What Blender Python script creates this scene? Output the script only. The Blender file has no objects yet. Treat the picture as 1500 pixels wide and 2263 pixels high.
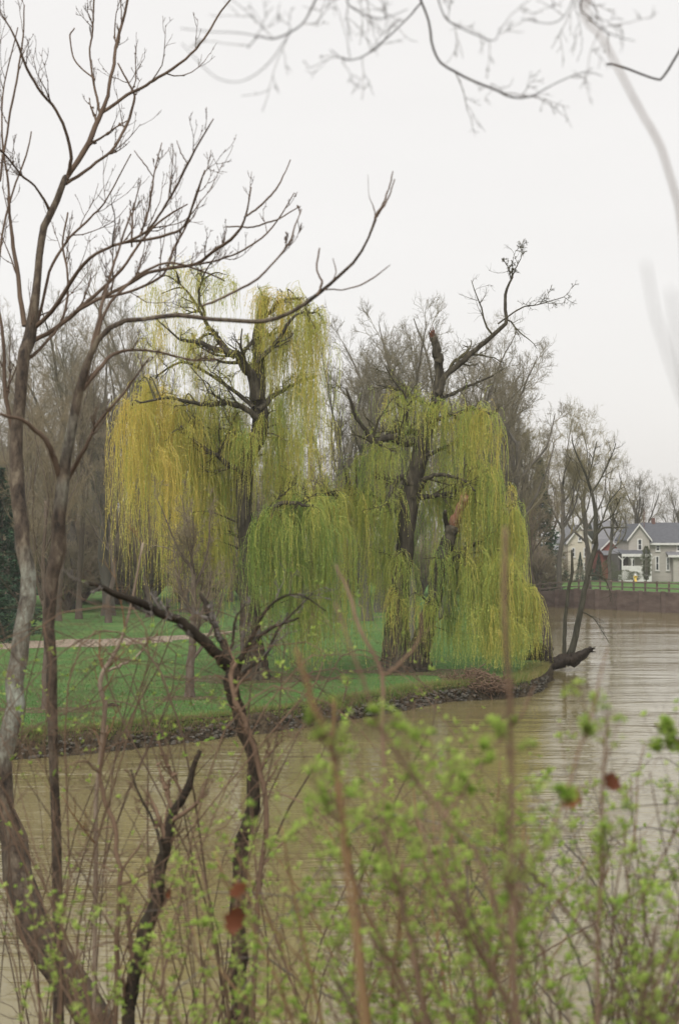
import bpy, math, random
import numpy as np
from mathutils import Vector
from mathutils.geometry import tessellate_polygon

SC = bpy.context.scene
COL = SC.collection
R = math.radians
F = 3143.0            # focal length in photograph pixels
HOR = 1192.0          # pixel row of the horizon
EYE = 4.9             # eye height above the lawn
WATER = -0.6

# ------------------------------------------------------------------ camera, world, sun
cam_d = bpy.data.cameras.new('camera')
cam = bpy.data.objects.new('camera', cam_d); COL.objects.link(cam)
cam_d.sensor_fit = 'VERTICAL'; cam_d.sensor_height = 36; cam_d.sensor_width = 24; cam_d.lens = 50
cam_d.shift_y = 0.027
cam.location = (0, 0, EYE); cam.rotation_euler = (R(90), 0, 0)
cam_d.clip_start = 0.05; cam_d.clip_end = 3000
cam_d.dof.use_dof = True; cam_d.dof.focus_distance = 24; cam_d.dof.aperture_fstop = 3.2
SC.camera = cam

world = bpy.data.worlds.new('World'); SC.world = world; world.use_nodes = True
wn = world.node_tree; wn.nodes.clear()
w_out = wn.nodes.new('ShaderNodeOutputWorld')
sky = wn.nodes.new('ShaderNodeTexSky'); sky.sky_type = 'NISHITA'; sky.sun_disc = False
sky.sun_elevation = R(48); sky.sun_rotation = R(155); sky.dust_density = 4; sky.ozone_density = 1
bg1 = wn.nodes.new('ShaderNodeBackground'); bg1.inputs[1].default_value = 0.008
wn.links.new(sky.outputs[0], bg1.inputs[0])
bg2 = wn.nodes.new('ShaderNodeBackground'); bg2.inputs[1].default_value = 0.535
# the cloud deck: nearly even pale grey, a breath of structure
tc = wn.nodes.new('ShaderNodeTexCoord'); mp = wn.nodes.new('ShaderNodeMapping')
mp.inputs['Scale'].default_value = (1.5, 1.5, 5)
nz = wn.nodes.new('ShaderNodeTexNoise'); nz.inputs['Scale'].default_value = 1.4; nz.inputs['Detail'].default_value = 4
cr = wn.nodes.new('ShaderNodeValToRGB')
cr.color_ramp.elements[0].position = 0.3; cr.color_ramp.elements[0].color = (0.945, 0.918, 0.888, 1)
cr.color_ramp.elements[1].position = 0.7; cr.color_ramp.elements[1].color = (1.0, 0.975, 0.945, 1)
wn.links.new(tc.outputs['Generated'], mp.inputs[0]); wn.links.new(mp.outputs[0], nz.inputs[0])
wn.links.new(nz.outputs[0], cr.inputs[0]); wn.links.new(cr.outputs[0], bg2.inputs[0])
ad = wn.nodes.new('ShaderNodeAddShader')
wn.links.new(bg1.outputs[0], ad.inputs[0]); wn.links.new(bg2.outputs[0], ad.inputs[1])
wn.links.new(ad.outputs[0], w_out.inputs[0])

sun_d = bpy.data.lights.new('sun', 'SUN'); sun_d.energy = 1.5; sun_d.angle = R(30); sun_d.color = (1, .97, .93)
sun = bpy.data.objects.new('sun', sun_d); COL.objects.link(sun)
sun.rotation_euler = (R(42), 0, R(-25))

vs = SC.view_settings
vs.view_transform = 'Standard'; vs.look = 'None'; vs.exposure = 0.8; vs.gamma = 1; vs.use_curve_mapping = False
SC.cycles.max_bounces = 5; SC.cycles.diffuse_bounces = 3; SC.cycles.glossy_bounces = 2
SC.cycles.transmission_bounces = 3; SC.cycles.volume_bounces = 0; SC.cycles.transparent_max_bounces = 4
SC.cycles.use_denoising = True
SC.cycles.use_adaptive_sampling = False

# ------------------------------------------------------------------ helpers
def PT(u, v, Y):
    return np.array([(u - 750) / F * Y, Y, EYE - (v - HOR) / F * Y])
def gx(u, Y): return (u - 750) / F * Y
def tag(o, label=None, cat=None, group=None, kind=None):
    if label: o['label'] = label
    if cat: o['category'] = cat
    if group: o['group'] = group
    if kind: o['kind'] = kind
    return o
def empty(name, loc, label=None, cat=None, group=None, kind=None):
    o = bpy.data.objects.new(name, None); COL.objects.link(o); o.location = loc
    o.empty_display_size = .3
    return tag(o, label, cat, group, kind)
def link(name, me, mat=None, parent=None):
    if mat is not None and not me.materials: me.materials.append(mat)
    o = bpy.data.objects.new(name, me); COL.objects.link(o)
    if parent is not None: o.parent = parent
    return o
def mesh_np(name, V, faces_list, tint=None, smooth=True):
    """V (n,3); faces_list: list of int arrays (m,k)."""
    me = bpy.data.meshes.new(name)
    me.vertices.add(len(V)); me.vertices.foreach_set('co', np.asarray(V, np.float32).ravel())
    idx = np.concatenate([f.ravel() for f in faces_list]).astype(np.int32)
    tot = np.concatenate([np.full(len(f), f.shape[1], np.int32) for f in faces_list])
    st = np.concatenate([[0], np.cumsum(tot)[:-1]]).astype(np.int32)
    me.loops.add(len(idx)); me.loops.foreach_set('vertex_index', idx)
    me.polygons.add(len(tot)); me.polygons.foreach_set('loop_start', st)
    try: me.polygons.foreach_set('loop_total', tot)
    except Exception: pass
    me.polygons.foreach_set('use_smooth', np.full(len(tot), smooth))
    if tint is not None:
        a = me.attributes.new('tint', 'FLOAT', 'POINT'); a.data.foreach_set('value', np.asarray(tint, np.float32))
    me.update(calc_edges=True)
    return me
def nrm(a): return a / np.maximum(np.linalg.norm(a, axis=-1, keepdims=True), 1e-9)

class Mesh:
    """collects pieces with a tint value, builds one mesh"""
    def __init__(s): s.V = []; s.F3 = []; s.F4 = []; s.T = []; s.n = 0
    def raw(s, V, F, tint):
        V = np.asarray(V, float).reshape(-1, 3); F = np.asarray(F, int)
        (s.F3 if F.shape[1] == 3 else s.F4).append(F + s.n)
        s.V.append(V); s.T.append(np.broadcast_to(np.asarray(tint, float), (len(V),)).copy()); s.n += len(V)
    def tubes(s, P, Rd, sides=3, tint=0.5, rough=0.0, rng=None):
        M, N, _ = P.shape
        T = np.empty_like(P); T[:, 1:-1] = P[:, 2:] - P[:, :-2]; T[:, 0] = P[:, 1] - P[:, 0]; T[:, -1] = P[:, -1] - P[:, -2]
        T = nrm(T)
        av = np.abs(T.mean(1)); ref = np.zeros((M, 3)); ref[np.arange(M), av.argmin(1)] = 1
        A = nrm(np.cross(T, ref[:, None, :])); B = np.cross(T, A)
        an = np.arange(sides) * 2 * math.pi / sides
        rr = Rd[:, :, None]
        if rough and rng is not None:
            ph = rng.uniform(0, 6.28, (M, 1, 4))
            k = np.arange(N)[None, :, None] * 0.25
            lob = sum(np.sin(an[None, None, :] * (j + 2) + ph[:, :, j:j + 1] + k * (j - 1) * .6) for j in range(4))
            rr = rr * (1 + rough * lob * .5 + rough * .5 * rng.normal(0, 1, (M, N, sides)))
        V = P[:, :, None, :] + (np.cos(an)[None, None, :, None] * A[:, :, None, :] + np.sin(an)[None, None, :, None] * B[:, :, None, :]) * (rr[..., None] if rr.ndim == 3 else rr)
        base = (np.arange(M) * N * sides)[:, None, None]
        i = np.arange(N - 1)[None, :, None] * sides; j = np.arange(sides)[None, None, :]; j2 = (j + 1) % sides
        F = np.stack([base + i + j, base + i + j2, base + i + sides + j2, base + i + sides + j], -1).reshape(-1, 4)
        tint = np.asarray(tint, float)
        if tint.ndim == 0: tt = np.full(M * N * sides, float(tint))
        elif tint.ndim == 1: tt = np.repeat(tint, N * sides)
        else: tt = np.repeat(tint.reshape(-1), sides)
        s.F4.append(F + s.n); s.V.append(V.reshape(-1, 3)); s.T.append(tt); s.n += M * N * sides
        # end cap
        if sides > 4:
            c = (np.arange(M) * N * sides)[:, None] + (N - 1) * sides + np.arange(sides)[None]
            for q in range(1, sides - 1): s.F3.append(np.stack([c[:, 0], c[:, q], c[:, q + 1]], -1) + s.n - M * N * sides)
    def build(s, name, mat, parent=None, smooth=True, origin=None):
        V = np.concatenate(s.V)
        if origin is not None: V = V - np.asarray(origin)
        fl = []
        if s.F3: fl.append(np.concatenate(s.F3))
        if s.F4: fl.append(np.concatenate(s.F4))
        me = mesh_np(name, V, fl, np.concatenate(s.T), smooth)
        return link(name, me, mat, parent)

def catmull(P, n):
    P = np.asarray(P, float); m = len(P)
    Q = np.vstack([2 * P[0] - P[1], P, 2 * P[-1] - P[-2]])
    t = np.linspace(0, m - 1 - 1e-6, n); i = t.astype(int); f = (t - i)[:, None]
    a, b, c, d = Q[i], Q[i + 1], Q[i + 2], Q[i + 3]
    return 0.5 * (2 * b + (c - a) * f + (2 * a - 5 * b + 4 * c - d) * f ** 2 + (3 * b - a - 3 * c + d) * f ** 3)
def trace(pts, Y, n=24, dY=0.0, jit=0.0, rng=None):
    """pts: (u, v, width px[, extra depth m]) -> P (1,n,3), R (1,n)"""
    k = len(pts); rows = []
    for i, p in enumerate(pts):
        y = Y + dY * i / (k - 1) + (p[3] if len(p) > 3 else 0)
        w = p[2] if len(p) > 2 else 4
        rows.append(list(PT(p[0], p[1], y)) + [w / 2 / F * y])
    A = catmull(rows, n)
    P = A[:, :3]; Rr = np.maximum(A[:, 3], 0.0008)
    if jit and rng is not None:
        w = rng.normal(0, 1, (n, 3)); w = (w + np.roll(w, 1, 0) + np.roll(w, -1, 0)) / 2
        w[0] = 0; P = P + w * Rr[:, None] * jit
    return P[None], Rr[None]
def plen(P): return np.linalg.norm(np.diff(P, axis=1), axis=2).sum(1)
def grow(P, Rd, rng, n, t0=.2, t1=1.0, ang=(30, 60), lf=(.3, .6), N=5, up=.1, wob=.25, rf=.6, tip=.3, rmin=.003, taper=.5, bias=None, lmax=None):
    M, K, _ = P.shape
    L = plen(P)
    idx = np.repeat(np.arange(M), n); m = len(idx)
    t = rng.uniform(t0, t1, m); x = t * (K - 1); i = np.minimum(x.astype(int), K - 2); f = (x - i)[:, None]
    p0 = P[idx, i] * (1 - f) + P[idx, i + 1] * f
    r0 = (Rd[idx, i] * (1 - f[:, 0]) + Rd[idx, i + 1] * f[:, 0]) * rf * rng.uniform(.7, 1.1, m)
    T = nrm(P[idx, i + 1] - P[idx, i])
    q = nrm(np.cross(T, rng.normal(0, 1, (m, 3))))
    if bias is not None: q = nrm(q + np.asarray(bias))
    a = np.radians(rng.uniform(ang[0], ang[1], m))[:, None]
    d = nrm(T * np.cos(a) + q * np.sin(a))
    ln = L[idx] * rng.uniform(lf[0], lf[1], m) * (1 - taper * t)
    if lmax: ln = np.minimum(ln, lmax * rng.uniform(.6, 1, m))
    out = np.empty((m, N, 3)); out[:, 0] = p0
    seg = (ln / (N - 1))[:, None]
    for k in range(1, N):
        d = nrm(d + rng.normal(0, wob, (m, 3)) + np.array([0, 0, up]))
        out[:, k] = out[:, k - 1] + d * seg
    rr = np.maximum(r0, rmin)[:, None] * np.linspace(1, tip, N)[None]
    return out, np.maximum(rr, rmin * .7)

# ------------------------------------------------------------------ materials
def mat(name):
    m = bpy.data.materials.new(name); m.use_nodes = True
    nt = m.node_tree; b = nt.nodes['Principled BSDF']
    return m, nt, b
def noise(nt, scale, detail=4, vec=None, stretch=None, rough=.5, coord='Object'):
    n = nt.nodes.new('ShaderNodeTexNoise'); n.inputs['Scale'].default_value = scale
    n.inputs['Detail'].default_value = detail; n.inputs['Roughness'].default_value = rough
    t = nt.nodes.new('ShaderNodeTexCoord') if coord == 'Object' else nt.nodes.new('ShaderNodeNewGeometry')
    src = t.outputs['Object'] if coord == 'Object' else t.outputs['Position']
    if stretch:
        mpn = nt.nodes.new('ShaderNodeMapping'); mpn.inputs['Scale'].default_value = stretch
        nt.links.new(src, mpn.inputs[0]); src = mpn.outputs[0]
    nt.links.new(src, n.inputs['Vector'])
    return n.outputs[0]
def ramp(nt, src, stops):
    c = nt.nodes.new('ShaderNodeValToRGB'); e = c.color_ramp.elements
    while len(e) < len(stops): e.new(.5)
    for el, (p, col) in zip(e, stops): el.position = p; el.color = (*col, 1)
    nt.links.new(src, c.inputs[0]); return c.outputs[0]
def mixc(nt, a, b, fac, mode='MIX'):
    m = nt.nodes.new('ShaderNodeMix'); m.data_type = 'RGBA'; m.blend_type = mode
    for s, inp in ((fac, m.inputs[0]), (a, m.inputs[6]), (b, m.inputs[7])):
        if hasattr(s, 'links') or hasattr(s, 'is_linked'): nt.links.new(s, inp)
        else: inp.default_value = s if isinstance(s, (int, float)) else (*s, 1)
    return m.outputs[2]
def bump(nt, b, h, strength=.5, dist=.05):
    n = nt.nodes.new('ShaderNodeBump'); n.inputs['Strength'].default_value = strength; n.inputs['Distance'].default_value = dist
    nt.links.new(h, n.inputs['Height']); nt.links.new(n.outputs[0], b.inputs['Normal'])
def attr(nt, name='tint'):
    a = nt.nodes.new('ShaderNodeAttribute'); a.attribute_name = name; return a.outputs['Fac']
def bark(name, stops, scale=6, stretch=(1, 1, .22), rough=.9, bs=.6, bd=.02, tintstops=None):
    m, nt, b = mat(name)
    n = noise(nt, scale, 6, stretch=stretch, rough=.65)
    c = ramp(nt, n, stops)
    if tintstops: c = mixc(nt, c, ramp(nt, attr(nt), tintstops), .75)
    nt.links.new(c, b.inputs['Base Color']); b.inputs['Roughness'].default_value = rough
    b.inputs['Specular IOR Level'].default_value = .15
    if bs: bump(nt, b, noise(nt, scale * 2.2, 5, stretch=stretch), bs, bd)
    return m
def leafmat(name, stops, trans=.35):
    m, nt, b = mat(name)
    c = ramp(nt, attr(nt), stops)
    nt.links.new(c, b.inputs['Base Color']); b.inputs['Roughness'].default_value = .6
    b.inputs['Specular IOR Level'].default_value = .2
    tr = nt.nodes.new('ShaderNodeBsdfTranslucent'); nt.links.new(c, tr.inputs[0])
    mx = nt.nodes.new('ShaderNodeMixShader'); mx.inputs[0].default_value = trans
    nt.links.new(b.outputs[0], mx.inputs[1]); nt.links.new(tr.outputs[0], mx.inputs[2])
    nt.links.new(mx.outputs[0], nt.nodes['Material Output'].inputs[0])
    return m
def plain(name, c1, c2=None, scale=8, rough=.8, bs=0):
    m, nt, b = mat(name)
    if c2: nt.links.new(ramp(nt, noise(nt, scale, 4), [(.35, c1), (.65, c2)]), b.inputs['Base Color'])
    else: b.inputs['Base Color'].default_value = (*c1, 1)
    b.inputs['Roughness'].default_value = rough
    if bs: bump(nt, b, noise(nt, scale * 3, 4), bs, .02)
    return m

M_willow_bark = bark('willow_bark', [(.3, (.022, .019, .014)), (.5, (.055, .048, .034)), (.7, (.12, .105, .072))], 7, bd=.05, bs=1)
M_willow_twig = bark('willow_twig', [(.3, (.04, .034, .02)), (.7, (.10, .09, .045))], 3, bs=0)
M_broken = bark('broken_wood', [(.3, (.09, .045, .028)), (.5, (.26, .13, .075)), (.7, (.42, .29, .20))], 6, bd=.03)
M_torn = bark('torn_red_wood', [(.3, (.05, .025, .015)), (.7, (.17, .075, .045))], 6)
M_frond = leafmat('willow_frond', [(0, (.20, .18, .07)), (.3, (.31, .46, .12)), (.6, (.60, .62, .17)), (1, (.82, .68, .21))], .5)
M_bare = bark('bare_tree_bark', [(.3, (.075, .068, .055)), (.7, (.15, .135, .11))], 3, bs=.4)
M_bare2 = bark('brown_tree_bark', [(.3, (.09, .07, .055)), (.7, (.175, .14, .11))], 3, bs=.4)
M_baretwig = bark('bare_tree_twigs', [(.3, (.14, .125, .085)), (.7, (.25, .22, .15))], 1.2, bs=0)
M_browntwig = bark('brown_tree_twigs', [(.3, (.17, .14, .095)), (.7, (.30, .25, .165))], 1.2, bs=0)
M_buds = bark('budding_tree_twigs', [(.3, (.18, .165, .08)), (.7, (.30, .25, .14))], 1.2, bs=0)
M_fgtree = bark('foreground_bark', [(.28, (.035, .028, .02)), (.5, (.10, .075, .05)), (.7, (.16, .15, .11)), (.8, (.2, .23, .18))], 9, (1, 1, .35), bs=1, bd=.01)
M_fglich, nt, b = mat('lichen_trunk')
_n = noise(nt, 13, 7, stretch=(1, 1, .4), rough=.75)
_a = ramp(nt, _n, [(.36, (.02, .015, .011)), (.5, (.075, .055, .038)), (.64, (.16, .13, .09))]); _b = ramp(nt, _n, [(.36, (.06, .05, .038)), (.48, (.17, .165, .13)), (.62, (.32, .35, .29))])
_f = nt.nodes.new('ShaderNodeMath'); _f.operation = 'MULTIPLY_ADD'; _f.inputs[1].default_value = 3.0; _f.use_clamp = True
_t = nt.nodes.new('ShaderNodeMath'); _t.operation = 'MULTIPLY_ADD'; _t.inputs[1].default_value = 3; _t.inputs[2].default_value = -3.0
nt.links.new(attr(nt), _t.inputs[0]); nt.links.new(noise(nt, 3.3, 4), _f.inputs[0]); nt.links.new(_t.outputs[0], _f.inputs[2])
nt.links.new(mixc(nt, _a, _b, _f.outputs[0]), b.inputs['Base Color']); b.inputs['Roughness'].default_value = .9
bump(nt, b, noise(nt, 22, 6, stretch=(1, 1, .35)), 1, .03)
M_unused = bark('lichen_bark', [(.3, (.07, .055, .04)), (.45, (.13, .12, .09)), (.6, (.22, .24, .19)), (.75, (.28, .31, .26))], 7, (1, 1, .5), bs=1, bd=.01)
M_fgtwig = bark('foreground_twig', [(.3, (.075, .052, .038)), (.7, (.165, .118, .085))], 6, bs=0)
M_dark = bark('dark_branch', [(.3, (.018, .015, .012)), (.6, (.045, .036, .026)), (.8, (.10, .10, .07))], 14, bs=.8, bd=.01)
M_redstem = bark('red_brown_stem', [(.3, (.11, .072, .048)), (.7, (.23, .155, .105))], 8, bs=.3, bd=.004)
M_tan = bark('tan_stem', [(.3, (.17, .10, .05)), (.7, (.29, .19, .10))], 8, bs=.3, bd=.004)
M_pale = bark('pale_twig', [(.3, (.14, .10, .07)), (.55, (.30, .24, .18)), (.7, (.48, .41, .32))], 10, bs=.3, bd=.004)
M_grey = bark('grey_twig', [(.3, (.10, .09, .08)), (.7, (.2, .18, .16))], 8, bs=0)
M_leaf = leafmat('young_leaf', [(0, (.13, .25, .035)), (.5, (.28, .44, .07)), (1, (.52, .62, .17))], .5)
M_deadleaf = leafmat('dead_leaf', [(0, (.13, .045, .025)), (1, (.26, .10, .05))], .3)
M_conifer = leafmat('conifer_needles', [(0, (.018, .045, .025)), (1, (.05, .10, .05))], .15)
M_bush = leafmat('bush_leaves', [(0, (.05, .07, .03)), (1, (.14, .15, .06))], .3)
M_rstem = bark('river_stem_bark', [(.3, (.035, .034, .025)), (.7, (.095, .09, .065))], 5, bs=.5)
M_wet = bark('wet_log', [(.3, (.016, .013, .010)), (.7, (.06, .045, .032))], 8, rough=.6, bs=1, bd=.04)

M_litter = plain('leaf_litter', (.13, .08, .05), (.26, .19, .12), 3)
# lawn
M_lawn, nt, b = mat('lawn_grass')
n1 = noise(nt, .35, 5, stretch=(1, 1.6, 1)); n2 = noise(nt, 3.0, 5); n3 = noise(nt, 22, 3)
c = ramp(nt, n1, [(.32, (.095, .19, .055)), (.5, (.125, .24, .068)), (.68, (.21, .27, .088))])
c = mixc(nt, c, ramp(nt, n2, [(.35, (.055, .14, .035)), (.55, (.10, .20, .06)), (.75, (.24, .22, .11))]), .45)
c = mixc(nt, c, ramp(nt, n3, [(.3, (.5, .5, .45)), (.7, (1, 1, 1))]), .6, 'MULTIPLY')
nt.links.new(c, b.inputs['Base Color']); b.inputs['Roughness'].default_value = .95; b.inputs['Specular IOR Level'].default_value = .1
bump(nt, b, n3, .8, .06)
M_blade = leafmat('grass_blade', [(0, (.07, .16, .04)), (.5, (.12, .24, .06)), (.8, (.22, .24, .06)), (1, (.36, .29, .14))], .35)
M_soil = bark('bank_soil', [(.3, (.022, .018, .012)), (.55, (.07, .055, .035)), (.8, (.15, .12, .07))], 5, (1, 1, 1), bs=1, bd=.08)
M_bare_soil = bark('bare_soil', [(.3, (.055, .045, .028)), (.6, (.12, .10, .05)), (.8, (.07, .13, .035))], 3.5, (1, 1, 1), bs=.8, bd=.05)
M_path = bark('path_gravel', [(.3, (.20, .15, .11)), (.5, (.33, .26, .21)), (.62, (.28, .22, .16)), (.75, (.13, .17, .07))], 1.6, (1, 1, 1), bs=.3)
M_stone = bark('bank_stone', [(.3, (.05, .05, .04)), (.6, (.13, .12, .10)), (.8, (.26, .25, .22))], 6, (1, 1, 1), bs=.8, bd=.02)

# water: brown, silty, wind-rippled
M_water, nt, b = mat('river_water')
nt.links.new(ramp(nt, noise(nt, .09, 4, stretch=(.6, 1.4, 1)), [(.3, (.175, .145, .062)), (.7, (.225, .19, .09))]), b.inputs['Base Color'])
b.inputs['Roughness'].default_value = .035; b.inputs['IOR'].default_value = 1.42
w1 = noise(nt, 1.0, 4, stretch=(.55, 2.1, 1), rough=.5); w2 = noise(nt, 1.0, 3, stretch=(2.0, 7.0, 1)); w3 = noise(nt, .12, 4, stretch=(.5, 1.6, 1)); w4 = noise(nt, .35, 3, stretch=(.5, 1.8, 1))
ma = nt.nodes.new('ShaderNodeMath'); ma.operation = 'MULTIPLY_ADD'; ma.inputs[1].default_value = .30
nt.links.new(w2, ma.inputs[0]); nt.links.new(w1, ma.inputs[2])
m4 = nt.nodes.new('ShaderNodeMath'); m4.operation = 'MULTIPLY_ADD'; m4.inputs[1].default_value = 1.6
nt.links.new(w4, m4.inputs[0]); nt.links.new(ma.outputs[0], m4.inputs[2])
amp = nt.nodes.new('ShaderNodeMapRange'); amp.inputs[1].default_value = .38; amp.inputs[2].default_value = .64; amp.inputs[3].default_value = .3; amp.inputs[4].default_value = 1.0
nt.links.new(w3, amp.inputs[0])
mu = nt.nodes.new('ShaderNodeMath'); mu.operation = 'MULTIPLY'; nt.links.new(m4.outputs[0], mu.inputs[0]); nt.links.new(amp.outputs[0], mu.inputs[1])
bump(nt, b, mu.outputs[0], 1.0, .040)

# ------------------------------------------------------------------ setting: water, banks, lawn
def grid(name, xs, ys, zf, m, kind='structure'):
    X, Yg = np.meshgrid(xs, ys); Z = zf(X, Yg)
    V = np.stack([X, Yg, Z], -1).reshape(-1, 3); nx, ny = len(xs), len(ys)
    i = (np.arange(ny - 1)[:, None] * nx + np.arange(nx - 1)[None]).ravel()
    Fc = np.stack([i, i + 1, i + nx + 1, i + nx], -1)
    return tag(link(name, mesh_np(name, V, [Fc]), m), kind=kind)
rng = np.random.default_rng(11)

wv = np.array([(-900, -60, WATER), (900, -60, WATER), (900, 400, WATER), (-900, 400, WATER)], float)
tag(link('water', mesh_np('water', wv, [np.array([[0, 1, 2, 3]])]), M_water), kind='structure')

def near_z(x, y):
    z = np.where(y < 1, 3.3, np.where(y < 13, 3.3 - (y - 1) / 12 * 4.1, -.8 - (y - 13) * .1))
    return z + .12 * np.sin(x * 1.3) * np.cos(y * 1.7)
near_bank = grid('near_bank', np.linspace(-40, 40, 81), np.concatenate([[-60, -30, -12], np.linspace(-4, 15, 40)]), near_z, M_bare_soil)

shore_key = [(-900, -20), (-300, 5), (-80, 20), (-30, 28.5), (-14, 33.2), (-8.45, 35.4), (-5.4, 37.4), (-3.1, 39.6), (-1.2, 41.6), (.4, 43.6), (1.7, 45.3), (2.7, 47.0), (3.7, 48.2), (5.0, 48.9),
             (6.2, 49.6), (7.2, 51.5), (8.1, 55), (8.9, 60), (9.7, 66), (11, 75), (13, 95), (15.4, 112), (17, 120), (19, 130)]
SH = catmull([(a, b_, 0) for a, b_ in shore_key], 1400)[:, :2]
d = np.r_[0, np.cumsum(np.linalg.norm(np.diff(SH, axis=0), axis=1))]
def shore_at(s): return np.stack([np.interp(s, d, SH[:, 0]), np.interp(s, d, SH[:, 1])], -1)
i0 = np.argmin(np.abs(SH[:, 0] + 30)); s_a, s_b = d[i0], d[-1]
s = np.concatenate([d[:i0:6], np.arange(s_a, s_b - 5, .16), [s_b]])
C = shore_at(s); Tn = nrm(shore_at(s + .15) - shore_at(s - .15)); Tn[-1] = Tn[-2]
Nn = np.stack([-Tn[:, 1], Tn[:, 0]], -1)          # inland
wob = np.convolve(rng.normal(0, 1, len(s)), np.ones(5) / 5, 'same') * .14
C = C + Nn * wob[:, None]
prof = [(-.5, -1.3), (-.12, -.75), (-.03, -.55), (.05, -.38), (.06, -.22), (.14, -.08), (.42, 0.0)]
rows = []
for j, (o, z) in enumerate(prof):
    oo = o + (rng.normal(0, .045, len(s)) if 0 < j < 6 else 0); zz = z + (rng.normal(0, .025, len(s)) if 0 < j < 6 else 0)
    rows.append(np.column_stack([C + Nn * np.reshape(oo * np.ones(len(s)), (-1, 1)), zz * np.ones(len(s))]))
V = np.stack(rows, 1).reshape(-1, 3); K = len(prof)
i = (np.arange(len(s) - 1)[:, None] * K + np.arange(K - 1)[None]).ravel()
bank = tag(link('river_bank', mesh_np('river_bank', V, [np.stack([i, i + K, i + K + 1, i + 1], -1)]), M_soil), kind='structure')
LIP = rows[-1]
poly = [Vector(p) for p in LIP] + [Vector((900, 150, 0)), Vector((900, 1600, 0)), Vector((-900, 1600, 0))]
tri = np.array(tessellate_polygon([poly]))
Vp = np.array([tuple(p) for p in poly])
e1 = Vp[tri[:, 1]] - Vp[tri[:, 0]]; e2 = Vp[tri[:, 2]] - Vp[tri[:, 0]]
if (np.cross(e1, e2)[:, 2].sum()) < 0: tri = tri[:, ::-1]
tag(link('lawn', mesh_np('lawn', Vp, [tri], smooth=False), M_lawn), kind='structure')

# far bank: retaining wall line and the land behind it
WL = np.array([(-10, 131), (8, 124.5), (14.5, 120.5), (19, 114.6), (25.3, 106.5), (33, 97), (50, 80), (90, 60), (300, 20)], float)
WLc = catmull(np.column_stack([WL, np.zeros(len(WL))]), 90)[:, :2]
Tw = nrm(np.gradient(WLc, axis=0)); Nw = np.stack([-Tw[:, 1], Tw[:, 0]], -1)
topz = np.interp(WLc[:, 0], [-10, 8, 14, 19], [-.35, -.3, .2, .9])
offs = [(0, 1), (14, .8), (35, .45), (60, .3), (400, .2), (1300, .2)]
V = np.stack([np.column_stack([WLc + Nw * o * (1 if o < 100 else 1), topz * k]) for o, k in offs], 1).reshape(-1, 3); K = len(offs)
i = (np.arange(len(WLc) - 1)[:, None] * K + np.arange(K - 1)[None]).ravel()
tag(link('far_ground', mesh_np('far_ground', V, [np.stack([i, i + K, i + K + 1, i + 1], -1)]), M_lawn), kind='structure')

class Box:
    """boxes and prisms into one mesh"""
    def __init__(s): s.m = Mesh()
    def box(s, x0, x1, y0, y1, z0, z1, tint=.5):
        V = [(x, y, z) for x in (x0, x1) for y in (y0, y1) for z in (z0, z1)]
        s.m.raw(V, [(0, 1, 3, 2), (4, 6, 7, 5), (0, 4, 5, 1), (2, 3, 7, 6), (0, 2, 6, 4), (1, 5, 7, 3)], tint); return s
    def poly_prism(s, pts, y0, y1, tint=.5):
        """pts (x,z) outline extruded from y0 to y1"""
        n = len(pts); V = [(x, y0, z) for x, z in pts] + [(x, y1, z) for x, z in pts]
        s.m.raw(V, [(k, (k + 1) % n, n + (k + 1) % n, n + k) for k in range(n)], tint)
        b0 = s.m.n - 2 * n
        s.m.F3.append(np.array([(0, q, q + 1) for q in range(1, n - 1)]) + b0); s.m.F3.append(np.array([(n, n + q + 1, n + q) for q in range(1, n - 1)]) + b0)
        return s
    def beam(s, p, q, w, h=None):
        p = np.asarray(p, float); q = np.asarray(q, float); h = h or w
        t = nrm(q - p); ref = np.array([0, 0, 1.]) if abs(t[2]) < .9 else np.array([1., 0, 0])
        a = nrm(np.cross(t, ref)) * w / 2; c_ = nrm(np.cross(t, a)) * h / 2
        V = [p - a - c_, p + a - c_, p + a + c_, p - a + c_, q - a - c_, q + a - c_, q + a + c_, q - a + c_]
        s.m.raw(V, [(0, 3, 2, 1), (4, 5, 6, 7), (0, 1, 5, 4), (1, 2, 6, 5), (2, 3, 7, 6), (3, 0, 4, 7)], .5); return s
    def build(s, name, m, parent=None): return s.m.build(name, m, parent, smooth=False)

M_wall = bark('retaining_wall', [(.3, (.075, .055, .045)), (.6, (.14, .105, .088)), (.8, (.18, .14, .12))], .9, (1, 1, 2.2), bs=.6, bd=.05)
M_rail = plain('fence_wood', (.10, .075, .058), (.17, .13, .10), 3)
sel = WLc[:, 0] > 13.2; WP = WLc[sel]; WPn = Nw[sel]; WPz = topz[sel]
ret = empty('retaining_wall', (20, 113, WATER), 'long low brown retaining wall along the far river edge below the houses', 'wall')
def at_ret(o):
    o.parent = ret; o.location = -np.array(ret.location); return o
wm = Mesh()
P0 = np.column_stack([WP - WPn * .25, np.full(len(WP), -1.4)]); P1 = P0.copy(); P1[:, 2] = WPz + .03; P2 = np.column_stack([WP + WPn * .2, WPz + .03])
V = np.stack([P0, P1, P2], 1).reshape(-1, 3); i = (np.arange(len(WP) - 1)[:, None] * 3 + np.arange(2)[None]).ravel()
wm.raw(V, np.stack([i, i + 3, i + 4, i + 1], -1), .5); at_ret(wm.build('wall_face', M_wall, smooth=False))
dd = np.r_[0, np.cumsum(np.linalg.norm(np.diff(WP, axis=0), axis=1))]
def wl_at(q, off=0.0):
    x = np.interp(q, dd, WP[:, 0]); y = np.interp(q, dd, WP[:, 1]); nx_ = np.interp(q, dd, WPn[:, 0]); ny_ = np.interp(q, dd, WPn[:, 1])
    return np.array([x + nx_ * off, y + ny_ * off, np.interp(q, dd, WPz)])
capm = Mesh()
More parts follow.
